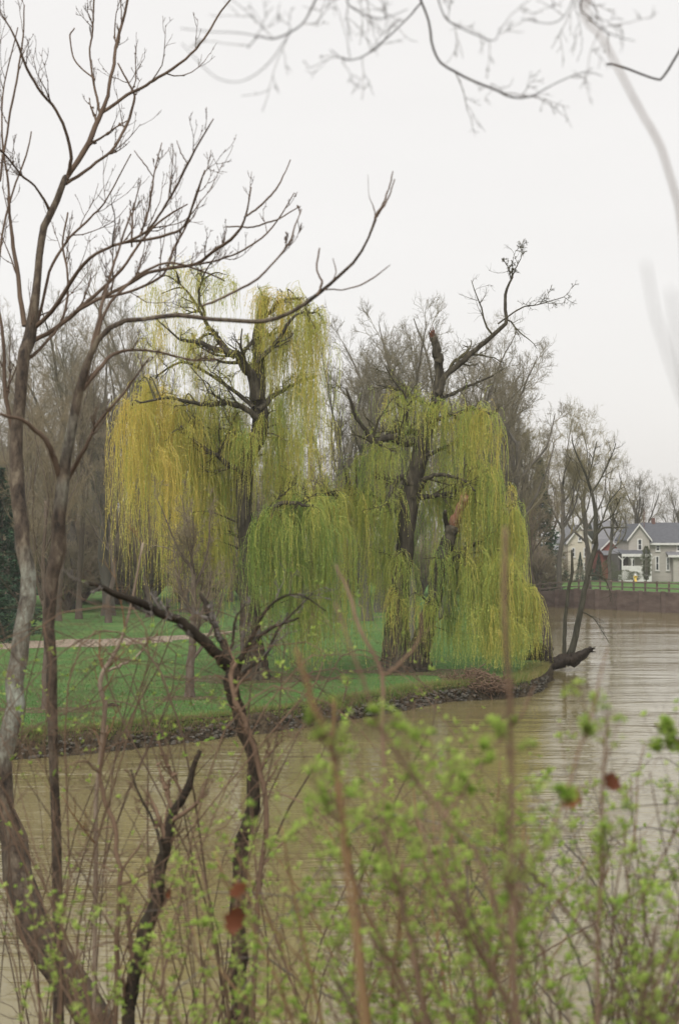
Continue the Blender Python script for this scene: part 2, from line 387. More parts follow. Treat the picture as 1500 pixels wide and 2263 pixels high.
for q in np.arange(0.3, 22, 2.2):
    a = wl_at(q, -.3); c_ = wl_at(q, -.3)
    at_ret(Box().box(a[0] - .16, a[0] + .16, a[1] - .12, a[1] + .16, -1.3, a[2] + .1).build('pier', M_wall))
fe = empty('rail_fence', (20, 113, .9), 'brown wooden post and rail fence on top of the far bank', 'fence')
def at_f(o): o.parent = fe; o.location = -np.array(fe.location); return o
qs = np.arange(.4, 24, 1.15)
for q in qs:
    a = wl_at(q, .7)
    at_f(Box().box(a[0] - .07, a[0] + .07, a[1] - .07, a[1] + .07, a[2] - .4, a[2] + .82).build('post', M_rail))
for q in qs[:-1:2]:
    a = wl_at(q, .6); c_ = wl_at(q + 2.3, .6)
    for h in (.28, .68):
        at_f(Box().beam(a + [0, 0, h], c_ + [0, 0, h], .05, .10).build('rail', M_rail))

# pavement along the far bank
M_pave = plain('pavement_concrete', (.42, .40, .37), (.52, .5, .46), 2)
V = np.stack([np.column_stack([WP + WPn * o, WPz * k + .006]) for o, k in ((38.0, .432), (45.5, .387))], 1).reshape(-1, 3)
V[:, 2] += .02
i = np.arange(len(WP) - 1) * 2
tag(link('pavement', mesh_np('pavement', V, [np.stack([i, i + 2, i + 3, i + 1], -1)]), M_pave), kind='structure')

# path across the lawn
pc = catmull([(-60, 66, 0), (-30, 66.5, 0), (-18, 66, 0), (-12, 67.5, 0), (-9, 70, 0), (-6.5, 74, 0), (-3, 82, 0), (4, 92, 0), (12, 100, 0)], 80)[:, :2]
pt = nrm(np.gradient(pc, axis=0)); pn = np.stack([-pt[:, 1], pt[:, 0]], -1)
wdt = np.interp(pc[:, 0], [-20, -11, -7.5, -5.5, 0], [2.9, 2.4, 1.0, .25, .2]) * (1 + .12 * np.sin(np.arange(80) * .9)) + rng.normal(0, .12, 80)
V = np.stack([np.column_stack([pc - pn * wdt[:, None], np.full(80, .008)]), np.column_stack([pc + pn * wdt[:, None], np.full(80, .008)])], 1).reshape(-1, 3)
i = np.arange(79) * 2
tag(link('path', mesh_np('path', V, [np.stack([i, i + 2, i + 3, i + 1], -1)]), M_path), kind='structure')

def soil_patch(x, y, rx, ry, seed):
    r_ = np.random.default_rng(seed); n = 48; a = np.arange(n) / n * 6.283
    k = 1 + .18 * np.sin(3 * a + r_.uniform(0, 6)) + .12 * np.sin(7 * a + r_.uniform(0, 6)) + r_.normal(0, .06, n)
    V = np.vstack([[(x, y, .016)], np.column_stack([x + rx * k * np.cos(a), y + ry * k * np.sin(a), np.full(n, .01)])])
    Fc = np.array([(0, 1 + q, 1 + (q + 1) % n) for q in range(n)])
    tag(link('bare_soil', mesh_np('bare_soil', V, [Fc]), M_bare_soil), kind='structure')

# stones set in the bank
def rock_mesh(seed):
    r_ = np.random.default_rng(seed)
    import bmesh
    bm = bmesh.new(); bmesh.ops.create_icosphere(bm, subdivisions=1, radius=1)
    for v in bm.verts: v.co = Vector((v.co.x * 1.25, v.co.y * .9, v.co.z * .75)) * r_.uniform(.78, 1.15)
    me = bpy.data.meshes.new('stone'); bm.to_mesh(me); bm.free(); me.materials.append(M_stone); return me
rocks = [rock_mesh(k) for k in range(8)]
s0 = np.interp(-9, SH[:, 0][i0:900], d[i0:900]) if False else d[np.argmin(np.abs(SH[:, 0] + 9.5))]
s1 = d[np.argmin(np.hypot(SH[:, 0] - 4.6, SH[:, 1] - 48.8))]
for k in range(300):
    f = (k + rng.uniform(0, 1)) / 300
    q = s0 + (s1 - s0) * f ** .8
    c0 = shore_at(q); t_ = nrm(shore_at(q + .2) - shore_at(q - .2)); n_ = np.array([-t_[1], t_[0]])
    row = rng.integers(0, 3); off = [-.03, .03, .09][row]; z = [-.56, -.42, -.27][row] + rng.normal(0, .03)
    o = link('stone', rocks[rng.integers(0, 8)], None, bank)
    p = c0 + n_ * (off + rng.normal(0, .04)); o.location = (p[0], p[1], z)
    sc = rng.uniform(.045, .10); o.scale = (sc * 1.2, sc, sc); o.rotation_euler = (rng.uniform(-.4, .4), rng.uniform(-.4, .4), rng.uniform(0, 6.3))
sm = Mesh()
rv = np.array([v.co[:] for v in rocks[0].vertices]); rf_ = np.array([p.vertices[:] for p in rocks[0].polygons])
for k in range(900):
    q = s0 - 6 + (s1 - s0 + 12) * rng.uniform(0, 1); c0 = shore_at(q); t_ = nrm(shore_at(q + .2) - shore_at(q - .2)); n_ = np.array([-t_[1], t_[0]])
    sc = rng.uniform(.03, .07); a = rng.uniform(0, 6.3); ca, sa = math.cos(a), math.sin(a)
    W = rv * rng.uniform(.7, 1.3, rv.shape) * sc; W = np.column_stack([W[:, 0] * ca - W[:, 1] * sa, W[:, 0] * sa + W[:, 1] * ca, W[:, 2]])
    p = c0 + n_ * rng.normal(.03, .06); sm.raw(W + [p[0], p[1], rng.uniform(-.6, -.2)], rf_, .5)
tag(sm.build('small_stones', M_stone, bank, smooth=False), kind='stuff')

# grass blades
def blades(n, pos, h, w, tint, name, label):
    m = Mesh(); a = rng.uniform(0, 6.283, n); lean = rng.normal(0, .45, (n, 2)) * h[:, None]
    dx = np.column_stack([np.cos(a), np.sin(a), np.zeros(n)]) * w[:, None] / 2
    tipv = pos + np.column_stack([lean, h])
    V = np.stack([pos - dx, pos + dx, tipv], 1).reshape(-1, 3); m.raw(V, np.arange(3 * n).reshape(-1, 3), np.repeat(tint, 3))
    return tag(m.build(name, M_blade, smooth=False), label, 'grass', kind='stuff')
n = 95000
Yb = 36 + 40 * rng.uniform(0, 1, n) ** 1.8; ub = rng.uniform(-60, 1260, n); xb = (ub - 750) / F * Yb
lipx = np.interp(xb, LIP[:, 0][(LIP[:, 1] < 49.7)], LIP[:, 1][(LIP[:, 1] < 49.7)])
xr = np.interp(Yb, [49.6, 51.5, 55, 60, 66, 75, 95], [5.9, 6.7, 7.6, 8.4, 9.2, 10.4, 12])
ok = (Yb > lipx + .05) & (xb < xr)
xb, Yb = xb[ok], Yb[ok]; n = len(xb)
clump = np.sin(xb * 1.1 + np.sin(Yb * .7) * 2) * np.sin(Yb * .9 + xb * .3)
blades(n, np.column_stack([xb, Yb, np.zeros(n)]), rng.uniform(.03, .085, n), rng.uniform(.01, .02, n), np.clip(.32 + .25 * clump + rng.normal(0, .2, n) + .4 * (rng.uniform(0, 1, n) > .93), 0, 1), 'lawn_blades', 'short green lawn grass under the willows')
n = 42000
q = rng.uniform(s0 - 10, s1 + 3, n); c0 = shore_at(q); t_ = nrm(shore_at(q + .2) - shore_at(q - .2)); n_ = np.stack([-t_[:, 1], t_[:, 0]], -1)
off = np.abs(rng.normal(0, .28, n)) + .03; z = np.where(off < .14, -rng.uniform(.05, .34, n), 0) - .02
dens = np.sin(q * 1.7) + np.sin(q * .63 + 1) + rng.normal(0, .8, n)
p = np.column_stack([c0 + n_ * off[:, None], z])
blades(n, p, rng.uniform(.06, .2, n) * np.where(dens > .3, 1.35, .7), rng.uniform(.012, .024, n), np.clip(.72 + rng.normal(0, .2, n), 0, 1), 'bank_grass', 'rough yellow green grass hanging over the stony bank edge')
n = 5000
q = rng.uniform(s1 - 2, s1 + 9, n); c0 = shore_at(q); t_ = nrm(shore_at(q + .2) - shore_at(q - .2)); n_ = np.stack([-t_[:, 1], t_[:, 0]], -1)
p = np.column_stack([c0 + n_ * rng.uniform(.02, .9, n)[:, None], np.full(n, -.1)])
blades(n, p, rng.uniform(.1, .3, n), rng.uniform(.012, .024, n), rng.uniform(.75, 1, n), 'tip_grass', 'dry straw coloured grass on the point beneath the right willow')

n = 2600
cxy = np.array([(gx(562, 50), 50), (gx(900, 53), 53), (gx(425, 44), 44), (gx(102, 41), 41)])[rng.integers(0, 4, n)]
lx = cxy + rng.normal(0, 1, (n, 2)) * [2.6, 1.8]; a = rng.uniform(0, 6.28, n); ls = rng.uniform(.02, .055, n)
dx = np.column_stack([np.cos(a), np.sin(a), rng.uniform(-.2, .5, n)]) * ls[:, None]; dy_ = np.column_stack([-np.sin(a), np.cos(a), np.zeros(n)]) * ls[:, None] * .6
c3_ = np.column_stack([lx, np.full(n, .045)]); V = np.stack([c3_ - dx, c3_ + dy_, c3_ + dx, c3_ - dy_], 1).reshape(-1, 3)
keep_ = (lx[:, 1] > np.interp(lx[:, 0], LIP[:, 0][(LIP[:, 1] < 49.7)], LIP[:, 1][(LIP[:, 1] < 49.7)]) + .1) & (lx[:, 0] < 5.5); V = V.reshape(n, 4, 3)[keep_].reshape(-1, 3)
m = Mesh(); m.raw(V, np.arange(len(V)).reshape(-1, 4), .5); tag(m.build('leaf_litter', M_litter, smooth=False), 'dead brown leaves scattered on the grass round the trunks', 'leaf litter', kind='stuff')

# ------------------------------------------------------------------ willows
def nearest(P, pts):
    best = None
    for Pl, Rl in pts:
        dd_ = np.linalg.norm(Pl[0] - P, axis=1); k = dd_.argmin()
        if best is None or dd_[k] < best[0]: best = (dd_[k], Pl[0, k], Rl[0, k])
    return best
def willow(name, base, label, Y, trunks, limbs, stubs, clusters, seed, twig_n=(7, 6, 5), dens=.64, wisp=None):
    rg = np.random.default_rng(seed)
    root = empty(name, base, label, 'willow tree')
    O = np.array(base)
    def fin(o): o.location = -O; return o
    tm = Mesh(); skel = []
    for pts, dy in trunks:
        P, Rr = trace(pts, Y, 60, dy, .10, rg); Rr = Rr * .9; tm.tubes(P, Rr, 18, .5, .075, rg); skel.append((P, Rr))
    fin(tm.build('trunk', M_willow_bark, root))
    for pts, dy in limbs:
        P, Rr = trace(pts, Y, 26, dy, .35, rg); Rr = Rr * .78
        lm = Mesh(); lm.tubes(P, Rr, 8, .5, .06, rg); fin(lm.build('limb', M_willow_bark, root)); skel.append((P, Rr))
    for pts, dy, smat in stubs:
        P, Rr = trace(pts, Y, 14, dy, .2, rg)
        lm = Mesh(); lm.tubes(P, Rr, 9, .5, .16, rg)
        # splintered end
        e = P[0, -1]; T_ = nrm(P[0, -1] - P[0, -3]); r0 = Rr[0, -1]
        for _ in range(7):
            a = e + rg.normal(0, r0 * .5, 3) - T_ * r0; lm.tubes(np.array([[a, a + T_ * r0 * rg.uniform(1.2, 3)]]), np.array([[r0 * .35, .004]]), 4)
        o = fin(lm.build('broken_stub', smat, root)); o['label'] = 'snapped limb with orange torn wood' if smat is M_broken else 'snapped dark limb'
    # twiggy wood along all limbs
    bm_ = Mesh()
    L = [x for x in skel]
    P = np.concatenate([catmull(x[0][0], 26)[None] for x in L[len(trunks):]]); Rr = np.concatenate([np.interp(np.linspace(0, 1, 26), np.linspace(0, 1, x[1].shape[1]), x[1][0])[None] for x in L[len(trunks):]])
    a1, r1 = grow(P, Rr, rg, twig_n[0], .15, 1, (30, 75), (.3, .6), 7, .04, .25, .5, .3, .012, lmax=3.2)
    a2, r2 = grow(a1, r1, rg, twig_n[1], .1, 1, (25, 65), (.35, .65), 6, .02, .3, .6, .3, .008)
    a3, r3 = grow(a2, r2, rg, twig_n[2], .1, 1, (25, 60), (.4, .8), 5, -.05, .3, .6, .4, .005)
    bm_.tubes(a1, r1, 5); bm_.tubes(a2, r2, 4); bm_.tubes(a3, r3, 3)
    # curtains
    fm = Mesh(); bsrc = []
    for (u, v, du, dv, drop, hue, n_, dY) in clusters:
        n_ = int(n_ * dens); hue = hue * .97 + .07
        c3 = PT(u, v, Y + dY); px = (Y + dY) / F
        nb = nearest(c3, skel)
        # support branches reaching to the curtain's top
        sup = []
        for k in range(max(2, int(du / 22))):
            tgt = c3 + np.array([rg.uniform(-1, 1) * du * px * .9, rg.normal(0, .5), rg.uniform(-.5, .6) * dv * px])
            b0 = nearest(tgt + np.array([0, 0, -.4]), skel); a = b0[1]
            mid = (a + tgt) / 2 + np.array([0, 0, .18 * np.linalg.norm(tgt - a)]) + rg.normal(0, .12, 3)
            sup.append(catmull([a, mid, tgt], 9))
        sup = np.array(sup); bm_.tubes(sup, np.linspace(.04, .012, 9)[None] * np.ones((len(sup), 1)), 5)
        g1, q1 = grow(sup, np.full((len(sup), 9), .02), rg, 5, .3, 1, (20, 60), (.2, .4), 5, .0, .3, .6, .4, .005, lmax=1.2)
        bm_.tubes(g1, q1, 3); bsrc.append(g1)
        nc = max(3, n_ // 7)
        cu = np.clip(rg.normal(0, .62, nc), -1.5, 1.5) * du; cv = -np.abs(rg.normal(0, .35, nc)) * dv + np.minimum(np.abs(cu) / du, 1.2) ** 2 * dv * .9 + rg.uniform(-.2, .6, nc) * dv
        cy = rg.normal(0, 1, nc) * .8 * min(1.6, du * px * .6); cl = rg.uniform(.35, 1.2, nc); ch = rg.normal(0, .12, nc); cth = rg.uniform(0, 6.283, nc)
        ci = rg.integers(0, nc, n_)
        x0 = c3[0] + cu[ci] * px + rg.normal(0, .07, n_); y0 = c3[1] + cy[ci] + rg.normal(0, .1, n_); z0 = c3[2] - cv[ci] * px + rg.normal(0, .12, n_)
        dr = drop * px * cl[ci] * rg.uniform(.35, 1.05, n_)
        dr = np.minimum(dr, z0 - rg.uniform(.15, .9, n_) if drop < 380 else z0 - rg.uniform(-.5, .6, n_))
        dr = np.maximum(dr, .3)
        th = cth[ci] + rg.normal(0, .5, n_); reach = rg.uniform(.1, .5, n_)
        N = 9; t = np.linspace(0, 1, N)[None]
        sd = np.minimum(t * dr[:, None] / 1.0, 1.0)
        h = reach[:, None] * (1 - np.exp(-3 * sd)) / .95
        sw = rg.normal(0, .05, (n_, 1)) * dr[:, None] * t ** 2 + .06 * np.sin(t * 5 + cth[ci][:, None]) * t
        X = x0[:, None] + np.cos(th)[:, None] * h + sw; Yy = y0[:, None] + np.sin(th)[:, None] * h + rg.normal(0, .03, (n_, 1)) * dr[:, None] * t
        Z = z0[:, None] + .12 * np.sin(np.minimum(sd * 2.2, 1) * math.pi) - dr[:, None] * t ** 1.15
        Pn = np.stack([X, Yy, Z], -1); Pn[:, 1:-1] += rg.normal(0, .028, (n_, N - 2, 3))
        tn = np.clip(hue + ch[ci] + rg.normal(0, .09, n_), 0, 1)
        fm.tubes(Pn, (.0065 * np.linspace(1, .5, N))[None] * rg.uniform(.7, 1.2, (n_, 1)), 3, tn)
        # leaves along each frond
        Kl = 24; tl = rg.uniform(.08, 1, (n_, Kl)); xx = tl * (N - 1); ii = np.minimum(xx.astype(int), N - 2); ff = (xx - ii)[..., None]
        ar = np.arange(n_)[:, None]; p_ = Pn[ar, ii] * (1 - ff) + Pn[ar, ii + 1] * ff
        keep = rg.uniform(0, 1, (n_, Kl)) < np.clip(dr / 3.2, .25, 1)[:, None]
        p_ = p_[keep]; tt = np.repeat(tn[:, None], Kl, 1)[keep]; m_ = len(p_)
        an = rg.uniform(0, 6.283, m_); ln = rg.uniform(.04, .095, m_)
        out = np.column_stack([np.cos(an), np.sin(an), np.zeros(m_)])
        side = np.column_stack([-np.sin(an), np.cos(an), np.zeros(m_)]) * .011
        tip_ = p_ + out * ln[:, None] * .45 + np.array([0, 0, -1]) * (ln * .85)[:, None]
        md = p_ * .5 + tip_ * .5
        Vv = np.stack([p_, md + side, tip_, md - side], 1).reshape(-1, 3)
        fm.raw(Vv, np.arange(4 * m_).reshape(-1, 4), np.repeat(np.clip(tt + rg.normal(0, .06, m_), 0, 1), 4))
    def wisps(src, n_, lo, hi, hue0):
        P_ = np.concatenate([a_.reshape(-1, 3) if a_.shape[1] < 6 else a_[:, 2:].reshape(-1, 3) for a_ in src]); k_ = rg.integers(0, len(P_), n_ // 4); ci = rg.integers(0, len(k_), n_); cth = rg.uniform(0, 6.283, len(k_))
        cl_ = rg.uniform(lo, hi, len(k_)); st0 = P_[k_][ci] + rg.normal(0, .08, (n_, 3)); st0 = st0[:]; dr = cl_[ci] * rg.uniform(.4, 1.1, n_)
        dr = np.clip(dr, .2, np.maximum(st0[:, 2] - .4, .2)); ok_ = (st0[:, 2] > 1.2) & (st0[:, 2] < wisp[3] + rg.normal(0, .4, n_)); st0 = st0[ok_]; dr = dr[ok_]; c_ = ci[ok_]; n_ = len(dr)
        N = 7; t = np.linspace(0, 1, N)[None]; sd = np.minimum(t * dr[:, None], 1); th = cth[c_] + rg.normal(0, .6, n_); h = rg.uniform(.1, .5, n_)[:, None] * (1 - np.exp(-3 * sd)) + rg.normal(0, .07, (n_, 1)) * dr[:, None] * t ** 2
        Pn = np.stack([st0[:, 0:1] + np.cos(th)[:, None] * h, st0[:, 1:2] + np.sin(th)[:, None] * h, st0[:, 2:3] + .1 * np.sin(np.minimum(sd * 2.2, 1) * math.pi) - dr[:, None] * t ** 1.15], -1); Pn[:, 1:-1] += rg.normal(0, .02, (n_, N - 2, 3))
        tn = np.clip(hue0(Pn[:, 0, 0]) + rg.normal(0, .11, n_), 0, 1); fm.tubes(Pn, (.006 * np.linspace(1, .5, N))[None] * rg.uniform(.7, 1.2, (n_, 1)), 3, tn)
        Kl = 10; xx = rg.uniform(.1, 1, (n_, Kl)) * (N - 1); ii = np.minimum(xx.astype(int), N - 2); ff = (xx - ii)[..., None]; ar = np.arange(n_)[:, None]
        p_ = (Pn[ar, ii] * (1 - ff) + Pn[ar, ii + 1] * ff).reshape(-1, 3); m_ = len(p_); an = rg.uniform(0, 6.283, m_); ln = rg.uniform(.04, .09, m_)
        side = np.column_stack([-np.sin(an), np.cos(an), np.zeros(m_)]) * .011; tip_ = p_ + np.column_stack([np.cos(an), np.sin(an), np.zeros(m_)]) * ln[:, None] * .5 - np.array([0, 0, 1]) * (ln * .8)[:, None]; md = (p_ + tip_) / 2
        fm.raw(np.stack([p_, md + side, tip_, md - side], 1).reshape(-1, 3), np.arange(4 * m_).reshape(-1, 4), np.repeat(np.repeat(tn, Kl), 4))
    wisps([a2, a3], wisp[0], .3, 1.9, wisp[1]); wisps(bsrc, wisp[2], .5, 3.2, wisp[1])
    fin(tag(bm_.build('branches', M_willow_twig, root), kind='stuff'))
    fin(tag(fm.build('crown', M_frond, root, smooth=False), kind='stuff'))
    return root

# cluster: u, v of the top, half width, vertical spread, drop (px), hue, number, depth offset
W1_tr = [([(562, 1506, 92), (564, 1475, 66), (560, 1420, 52), (555, 1330, 46), (547, 1210, 40), (541, 1110, 40), (548, 1010, 42), (574, 935, 42), (568, 865, 38), (571, 790, 30), (572, 730, 24), (590, 655, 17)], .5)]
W1_li = [([(567, 880, 34), (552, 822, 28), (525, 787, 24), (480, 771, 18), (435, 758, 13), (393, 745, 8)], -.8),
         ([(520, 786, 20), (492, 758, 16), (475, 738, 14), (450, 700, 10), (428, 662, 8), (400, 628, 4)], .6),
         ([(438, 762, 9), (448, 745, 8), (466, 736, 7), (480, 740, 6)], .2),
         ([(530, 790, 14), (548, 765, 10), (574, 745, 7), (592, 742, 5)], .2),
         ([(452, 702, 8), (440, 650, 7), (450, 610, 5), (470, 575, 3)], -.6),
         ([(574, 930, 20), (520, 896, 15), (450, 893, 12), (380, 878, 9), (310, 890, 5)], -1.8),
         ([(556, 985, 18), (500, 955, 14), (430, 960, 10), (360, 940, 7)], 1.6),
         ([(545, 1050, 18), (490, 1015, 14), (430, 975, 9), (400, 940, 6)], -1.2),
         ([(572, 905, 18), (610, 870, 13), (650, 850, 10), (700, 830, 6)], 1.2),
         ([(571, 800, 16), (612, 752, 12), (648, 700, 8), (690, 690, 5)], -1),
         ([(580, 700, 12), (620, 665, 8), (660, 660, 5)], .6),
         ([(545, 1180, 20), (580, 1140, 16), (630, 1112, 12), (690, 1118, 7)], -1.5),
         ([(545, 1200, 16), (610, 1130, 12), (690, 1095, 9), (760, 1090, 5)], 1.8),
         ([(343, 835, 5), (400, 800, 7), (470, 830, 9), (560, 900, 14)][::-1], 1.5)]
W1_cl = [(300, 892, 38, 50, 330, .86, 330, -1), (350, 880, 45, 40, 300, .92, 420, .4), (405, 900, 40, 45, 300, .74, 380, -.6), (470, 890, 48, 45, 230, .5, 420, .8), (330, 850, 22, 30, 120, .85, 110, 0),
         (505, 965, 32, 50, 240, .55, 250, 1.0), (512, 905, 40, 35, 160, .45, 220, 1.2), (485, 1060, 34, 60, 300, .6, 220, .8), (430, 990, 50, 60, 330, .72, 320, 1.2), (350, 1000, 55, 60, 330, .78, 300, -1), (300, 1000, 35, 50, 260, .8, 150, 1),
         (360, 1180, 50, 60, 160, .6, 110, .4), (480, 1180, 40, 60, 230, .55, 150, .4),
         (400, 590, 60, 30, 120, .68, 210, .4), (475, 610, 45, 25, 110, .62, 150, -.4), (370, 700, 40, 35, 140, .7, 110, .3), (350, 640, 35, 30, 110, .7, 90, .3), (430, 760, 45, 35, 110, .62, 90, .4),
         (590, 655, 32, 30, 120, .78, 260, 0), (645, 655, 38, 30, 210, .72, 300, .4), (690, 720, 30, 40, 260, .66, 300, -.4), (625, 740, 45, 45, 260, .66, 380, .5), (665, 850, 45, 50, 230, .62, 300, .4),
         (620, 900, 36, 45, 220, .5, 280, .5), (660, 960, 38, 50, 210, .7, 220, .6), (610, 1000, 36, 60, 200, .55, 190, .6), (640, 1040, 40, 40, 150, .62, 120, .5),
         (540, 960, 30, 30, 130, .3, 70, -1.4),
         (600, 1145, 55, 50, 260, .30, 620, -1.2), (660, 1120, 50, 45, 330, .28, 620, -.4), (715, 1115, 40, 45, 330, .42, 440, .5), (575, 1190, 25, 45, 170, .2, 150, -1.4), (640, 1250, 60, 60, 230, .42, 340, .2), (720, 1260, 45, 60, 220, .55, 250, 1), (690, 1330, 50, 50, 160, .5, 170, .2)]
soil_patch(gx(562, 50), 50.0, 3.0, 1.5, 3)
willow('willow_tree', (gx(562, 50), 50.0, 0), 'tall yellow weeping willow with a dark leaning trunk, left of the two willows', 50, W1_tr, W1_li, [], W1_cl, 5, wisp=(1500, lambda x: .78 - .10 * (x + 6) / 3, 2300, 13.4))

W2_tr = [([(886, 1492, 118), (880, 1465, 88), (876, 1410, 64), (882, 1320, 48), (893, 1210, 42), (905, 1110, 50), (920, 1030, 42), (928, 985, 40), (945, 945, 34), (963, 885, 26), (970, 825, 22), (968, 790, 20)], .3),
         ([(912, 1490, 84), (922, 1450, 62), (936, 1395, 44), (955, 1325, 36), (970, 1265, 36), (986, 1205, 34), (1000, 1165, 30)], -.6)]
W2_li = [([(966, 870, 22), (975, 838, 20), (1002, 814, 17), (1040, 777, 15), (1076, 750, 13), (1114, 722, 11), (1120, 690, 9), (1115, 650, 8), (1131, 610, 5)], .6),
         ([(930, 985, 30), (890, 975, 24), (855, 966, 20), (826, 980, 15), (806, 950, 12), (782, 918, 9), (776, 890, 8), (765, 858, 5)], -.8),
         ([(945, 950, 24), (905, 955, 16), (870, 955, 12), (840, 975, 8)], .8),
         ([(886, 975, 10), (896, 930, 8), (898, 880, 6), (870, 840, 5), (850, 805, 3)], -.4),
         ([(912, 1070, 24), (885, 1055, 16), (866, 1072, 14), (856, 1100, 11), (838, 1130, 6)], -1),
         ([(925, 1080, 22), (945, 1055, 14), (985, 1050, 10), (1020, 1060, 7), (1050, 1085, 5)], -1),
         ([(950, 935, 16), (1000, 915, 12), (1050, 905, 8), (1085, 915, 4)], -.8),
         ([(930, 1010, 14), (980, 990, 10), (1030, 960, 8), (1075, 950, 5)], 1.2),
         ([(960, 890, 12), (1000, 870, 9), (1040, 850, 7), (1090, 830, 4)], 1.2),
         ([(962, 900, 10), (920, 880, 8), (880, 860, 6), (830, 850, 4)], 1.4),
         ([(925, 1100, 16), (980, 1090, 12), (1050, 1080, 9), (1120, 1120, 5)], 1),
         ([(970, 1265, 18), (1020, 1220, 13), (1080, 1200, 10), (1150, 1270, 6)], .5),
         ([(900, 1150, 14), (850, 1110, 10), (800, 1090, 8), (750, 1100, 4)], .9),
         ([(1100, 715, 5), (1150, 680, 4), (1190, 672, 3), (1246, 655, 2)], .5),
         ([(1128, 615, 4), (1122, 590, 3), (1108, 570, 2)], .1), ([(1130, 612, 4), (1140, 590, 3), (1150, 570, 2), (1157, 538, 1.5)], -.2), ([(1130, 612, 4), (1132, 595, 3), (1130, 575, 2)], .2)]
W2_st = [([(968, 800, 20), (964, 765, 17), (956, 745, 15)], 0, M_willow_bark), ([(958, 752, 14), (954, 732, 10)], 0.02, M_torn), ([(1003, 1172, 28), (1010, 1148, 21), (1018, 1120, 19), (1025, 1095, 18)], -.9, M_broken), ([(990, 1170, 14), (984, 1148, 10), (983, 1130, 8)], -.8, M_willow_bark)]
W2_cl = [(1070, 905, 28, 30, 190, .72, 260, -.7), (1020, 920, 40, 35, 160, .58, 240, -.3), (960, 900, 45, 40, 120, .52, 190, -.4), (880, 860, 40, 40, 110, .6, 130, .3), (905, 990, 30, 40, 120, .5, 40, .9), (930, 870, 30, 30, 80, .6, 100, -.3),
         (1000, 1000, 50, 50, 170, .5, 240, .6), (1065, 1040, 38, 40, 260, .52, 400, -.6), (1035, 1080, 50, 40, 300, .42, 420, .8), (965, 1090, 38, 45, 250, .35, 260, .9), (1085, 1180, 30, 50, 260, .55, 260, .3),
         (1130, 1135, 26, 40, 330, .55, 420, -.2), (1110, 1240, 45, 50, 300, .52, 440, -.8), (1140, 1290, 34, 35, 250, .58, 400, -.2), (1172, 1315, 18, 25, 200, .62, 260, .2), (1060, 1250, 45, 60, 300, .46, 380, -1), (1020, 1240, 40, 60, 280, .36, 260, .5), (1080, 1330, 50, 40, 210, .5, 260, -1.6), (1120, 1370, 35, 40, 190, .5, 190, -1.8),
         (960, 1210, 40, 60, 270, .3, 90, -1.1), (905, 1230, 38, 60, 260, .35, 60, -1.2), (875, 1330, 30, 40, 170, .55, 60, -1.2), (848, 1150, 28, 50, 260, .4, 180, .6), (945, 1330, 22, 40, 140, .6, 36, -1.3),
         (820, 1090, 45, 50, 300, .5, 340, -.2), (770, 1080, 45, 40, 260, .6, 340, .5), (720, 1080, 40, 35, 180, .58, 220, 1), (850, 1000, 40, 45, 200, .45, 130, -.4), (800, 1010, 40, 50, 180, .45, 110, .4), (830, 1230, 45, 50, 200, .42, 190, .2), (1000, 1380, 50, 40, 130, .5, 90, .5)]
soil_patch(gx(920, 53), 52.6, 2.6, 1.3, 4)
willow('willow_tree', (gx(897, 53), 53.0, 0), 'old weeping willow with a twin dark trunk and broken limbs, curtains trailing over the river', 53, W2_tr, W2_li, W2_st, W2_cl, 9, wisp=(1200, lambda x: .55 + 0 * x, 1700, 10.3))

# ------------------------------------------------------------------ bare trees (templates, copied)
def bare_template(seed, H=10.0, spread=(18, 42), trunk_f=.4, mats=(M_bare, M_baretwig), counts=(7, 6, 6, 5, 4), lf=.62, up=.12, thick=.022, shrub=False):
    rg = np.random.default_rng(seed)
    tm = Mesh(); cm = Mesh()
    N = 12; P = np.zeros((1, N, 3)); P[0, :, 2] = np.linspace(-.15, H * (trunk_f + .25), N)
    P[0, 2:, :2] = np.cumsum(rg.normal(0, H * .006, (N - 2, 2)), 0)
    r0 = H * thick; Rr = (r0 * np.linspace(1.15, .5, N))[None]; Rr[0, 0] *= 1.45; Rr[0, 1] *= 1.05
    if shrub:
        P, Rr = grow(P * .2, Rr * .4, rg, counts[0] * 2, .0, .4, (5, 40), (3, 4.2), 9, .1, .15, .7, .3, .01)
        tm.tubes(P, Rr, 5)
        a1, r1 = P, Rr
    else:
        tm.tubes(P, Rr, 10, .5, .05, rg)
        a1, r1 = grow(P, Rr, rg, counts[0], trunk_f / (trunk_f + .25) * .8, 1, spread, (lf * .8, lf * 1.25), 10, up, .11, .62, .25, .02, taper=.2)
        # lengths relative to the trunk; reach the full height
        tm.tubes(a1, r1, 6, .5, .04, rg)
    a2, r2 = grow(a1, r1, rg, counts[1], .15, 1, (22, 52), (.35, .62), 8, up * .8, .16, .6, .3, .012, taper=.35)
    a3, r3 = grow(a2, r2, rg, counts[2], .1, 1, (22, 55), (.35, .65), 6, up * .6, .2, .6, .35, .008, taper=.3)
    a4, r4 = grow(a3, r3, rg, counts[3], .1, 1, (22, 55), (.4, .7), 5, up * .4, .22, .65, .4, .006, taper=.2)
    cm.tubes(a2, r2 * .85, 5); cm.tubes(a3, r3 * .75, 4); cm.tubes(a4, r4 * .68, 3)
    if counts[4]:
        a5, r5 = grow(a4, r4, rg, counts[4], .1, 1, (20, 55), (.4, .8), 4, .05, .25, .7, .5, .0045, taper=.1); cm.tubes(a5, r5 * .66, 3)
    top = max(v[:, 2].max() for v in cm.V)
    sc = H / top
    for m_ in (tm, cm): m_.V = [v * sc for v in m_.V]
    a = tm.build('trunk', mats[0]); b_ = cm.build('crown', mats[1])
    me = (a.data, b_.data); bpy.data.objects.remove(a); bpy.data.objects.remove(b_)
    return me
